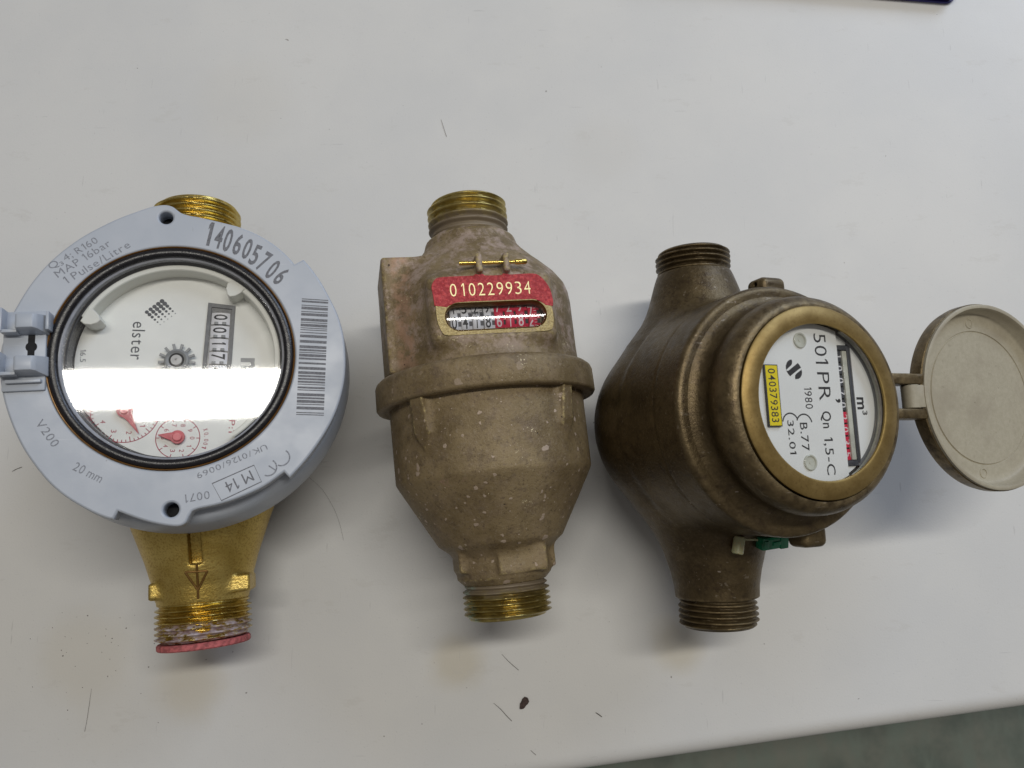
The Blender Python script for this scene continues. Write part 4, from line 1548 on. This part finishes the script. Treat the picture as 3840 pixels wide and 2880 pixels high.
# ================================================================== small things on the table
def table_bits():
    pts = spline([(2.9, -71.2), (3.0, -70.0), (3.3, -69.0), (3.9, -67.8), (4.5, -67.3), (5.3, -67.0), (6.1, -67.4), (6.5, -68.2), (6.4, -69.2), (5.6, -70.1), (5.0, -70.6), (4.5, -71.2), (3.7, -71.5), (3.0, -71.3)], 2)
    rnd = random.Random(5)
    pts = [(x + rnd.uniform(-.12, .12), y + rnd.uniform(-.12, .12)) for x, y in pts]
    tag(obj('crumb', plate([pts[::-1]], 0.03, 0.75, 0.22), 'crumb'), 'dark brown flat crumb lying alone near the table edge', 'crumb')

    def hair(name, pts, r, mat, label, cat, group=None):
        r *= 0.72
        p3 = spline([(x, y, r * 0.9 + 0.05) for x, y in pts], 6)
        n = len(p3)
        tp = [0.35 + 0.65 * min(1, 3.0 * (i + 1) / n) for i in range(n)]
        tag(obj(name, tube(p3, r, 6, tp), mat), label, cat, group)
    hair('bristle', [(-4.0, -51.4), (-1.4, -54.0), (1.2, -56.2), (2.6, -57.3)], 0.13, 'hair', 'dark straight bristle just below the brassy end of the khaki meter', 'bristle')
    hair('bristle', [(-7.1, -69.3), (-4.3, -71.6), (-1.8, -74.2), (-0.1, -75.8)], 0.15, 'hair', 'dark straight bristle beside the brown crumb', 'bristle')
    hair('bristle', [(32.1, -72.7), (33.2, -73.4), (34.5, -74.3)], 0.22, 'hair', 'short dark bristle tuft between crumb and table edge', 'bristle')
    hair('bristle', [(7.1, -86.2), (8.0, -87.0), (9.1, -87.9)], 0.15, 'hairfaint', 'short grey bristle closest to the table edge', 'bristle')
    hair('bristle', [(-203.4, 19.4), (-201.6, 20.4), (-199.6, 21.2)], 0.16, 'hair', 'short dark bristle on bare table at the far left of the grey plastic housing', 'bristle')
    hair('hair', [(-162.4, -64.0), (-162.7, -70.7), (-163.0, -75.9), (-163.4, -79.6)], 0.11, 'hairfaint', 'thin straight hair standing alone below the red washer end', 'hair')
    hair('hair', [(-84.0, 18.2), (-77.2, 12.4), (-72.3, 5.3), (-69.4, -1.1), (-67.4, -8.0)], 0.07, 'hairfaint', 'long thin curved hair between the grey housing and the khaki meter', 'hair')
    hair('hair', [(-31.6, 175.6), (-30.9, 173.2), (-29.4, 168.4), (-29.0, 167.2)], 0.12, 'hairfaint', 'short faint hair on the bare table above the khaki meter', 'hair')
    g = G()
    rnd = random.Random(11)
    for x, y in [(-34.5, -76.9), (-17.5, -63.8), (-30.2, -54.6), (29.4, -76.8), (-170.8, -71.9), (-135.6, -76.4), (-153.7, -57.5), (-156.6, -59.6), (-169.6, -55.9),
                 (-159.0, -44.6), (-156.5, -47.0), (-150.8, -52.7), (-176.9, -35.9), (-171.0, -37.5), (-166.8, -37.0), (-154.0, -37.8), (-188.3, -45.7),
                 (-185.3, -63.5), (-174.8, -44.9), (40.4, 201.6), (-81.2, 170.8), (-169.4, 200.8), (-185.4, 168.8), (195.0, 228.0), (165.0, 158.0)] + \
            [(rnd.gauss(-155, 14), rnd.gauss(-50, 12)) for _ in range(22)]:
        r = rnd.uniform(0.07, 0.21)
        sx, sy = r * rnd.uniform(0.7, 1.7), r
        k = 7
        a0 = rnd.uniform(0, 6)
        ring = [(x + sx * math.cos(a0 + 2 * math.pi * i / k) * rnd.uniform(.7, 1.2), y + sy * math.sin(a0 + 2 * math.pi * i / k) * rnd.uniform(.7, 1.2), 0.02) for i in range(k)]
        top = [(x + (p[0] - x) * 0.6, y + (p[1] - y) * 0.6, 0.02 + r * 0.7) for p in ring]
        g.add(ring + top, [(i, (i + 1) % k, k + (i + 1) % k, k + i) for i in range(k)] + [tuple(range(k, 2 * k))])
    tag(obj('grit', g, 'crumb'), 'scattered dark specks of grit on the white table', 'grit', kind='stuff')

    # blue folder whose corner reaches into the picture at the top
    ang = R(-5.2)
    X = Matrix.Translation((203.4, 233.0, 0)) @ Matrix.Rotation(ang, 4, 'Z')
    def rr(w, h, r):
        out = []
        for cx, cy, a in ((-r, r, 270), (-r, h - r, 0), (-w + r, h - r, 90), (-w + r, r, 180)):
            out += [(cx + r * math.cos(R(a + t)), cy + r * math.sin(R(a + t))) for t in range(0, 91, 15)]
        return out
    e = D.objects.new('folder', None)
    C.objects.link(e)
    tag(e, 'dark blue folder corner reaching in at the far edge of the table', 'folder')
    obj('cover', G().join(plate([rr(150, 210, 4)], 4.2, 5.4, 0.3), 0, X), 'blue', e, label='upper dark blue cover')
    obj('cover', G().join(plate([rr(150, 210, 4)], 0.05, 1.2, 0.3), 0, X), 'blue', e, label='lower dark blue cover')
    obj('shaded_pages', G().join(plate([[(x - 1.0, y + 1.0) for x, y in rr(148, 208, 3)]], 1.25, 4.15), 0, X), 'shaded_pages', e)  # filler between the covers, its shade put into the colour


table_bits()
print('TRIS', sum(len(o.data.polygons) * 2 for o in C.objects if o.type == 'MESH'))
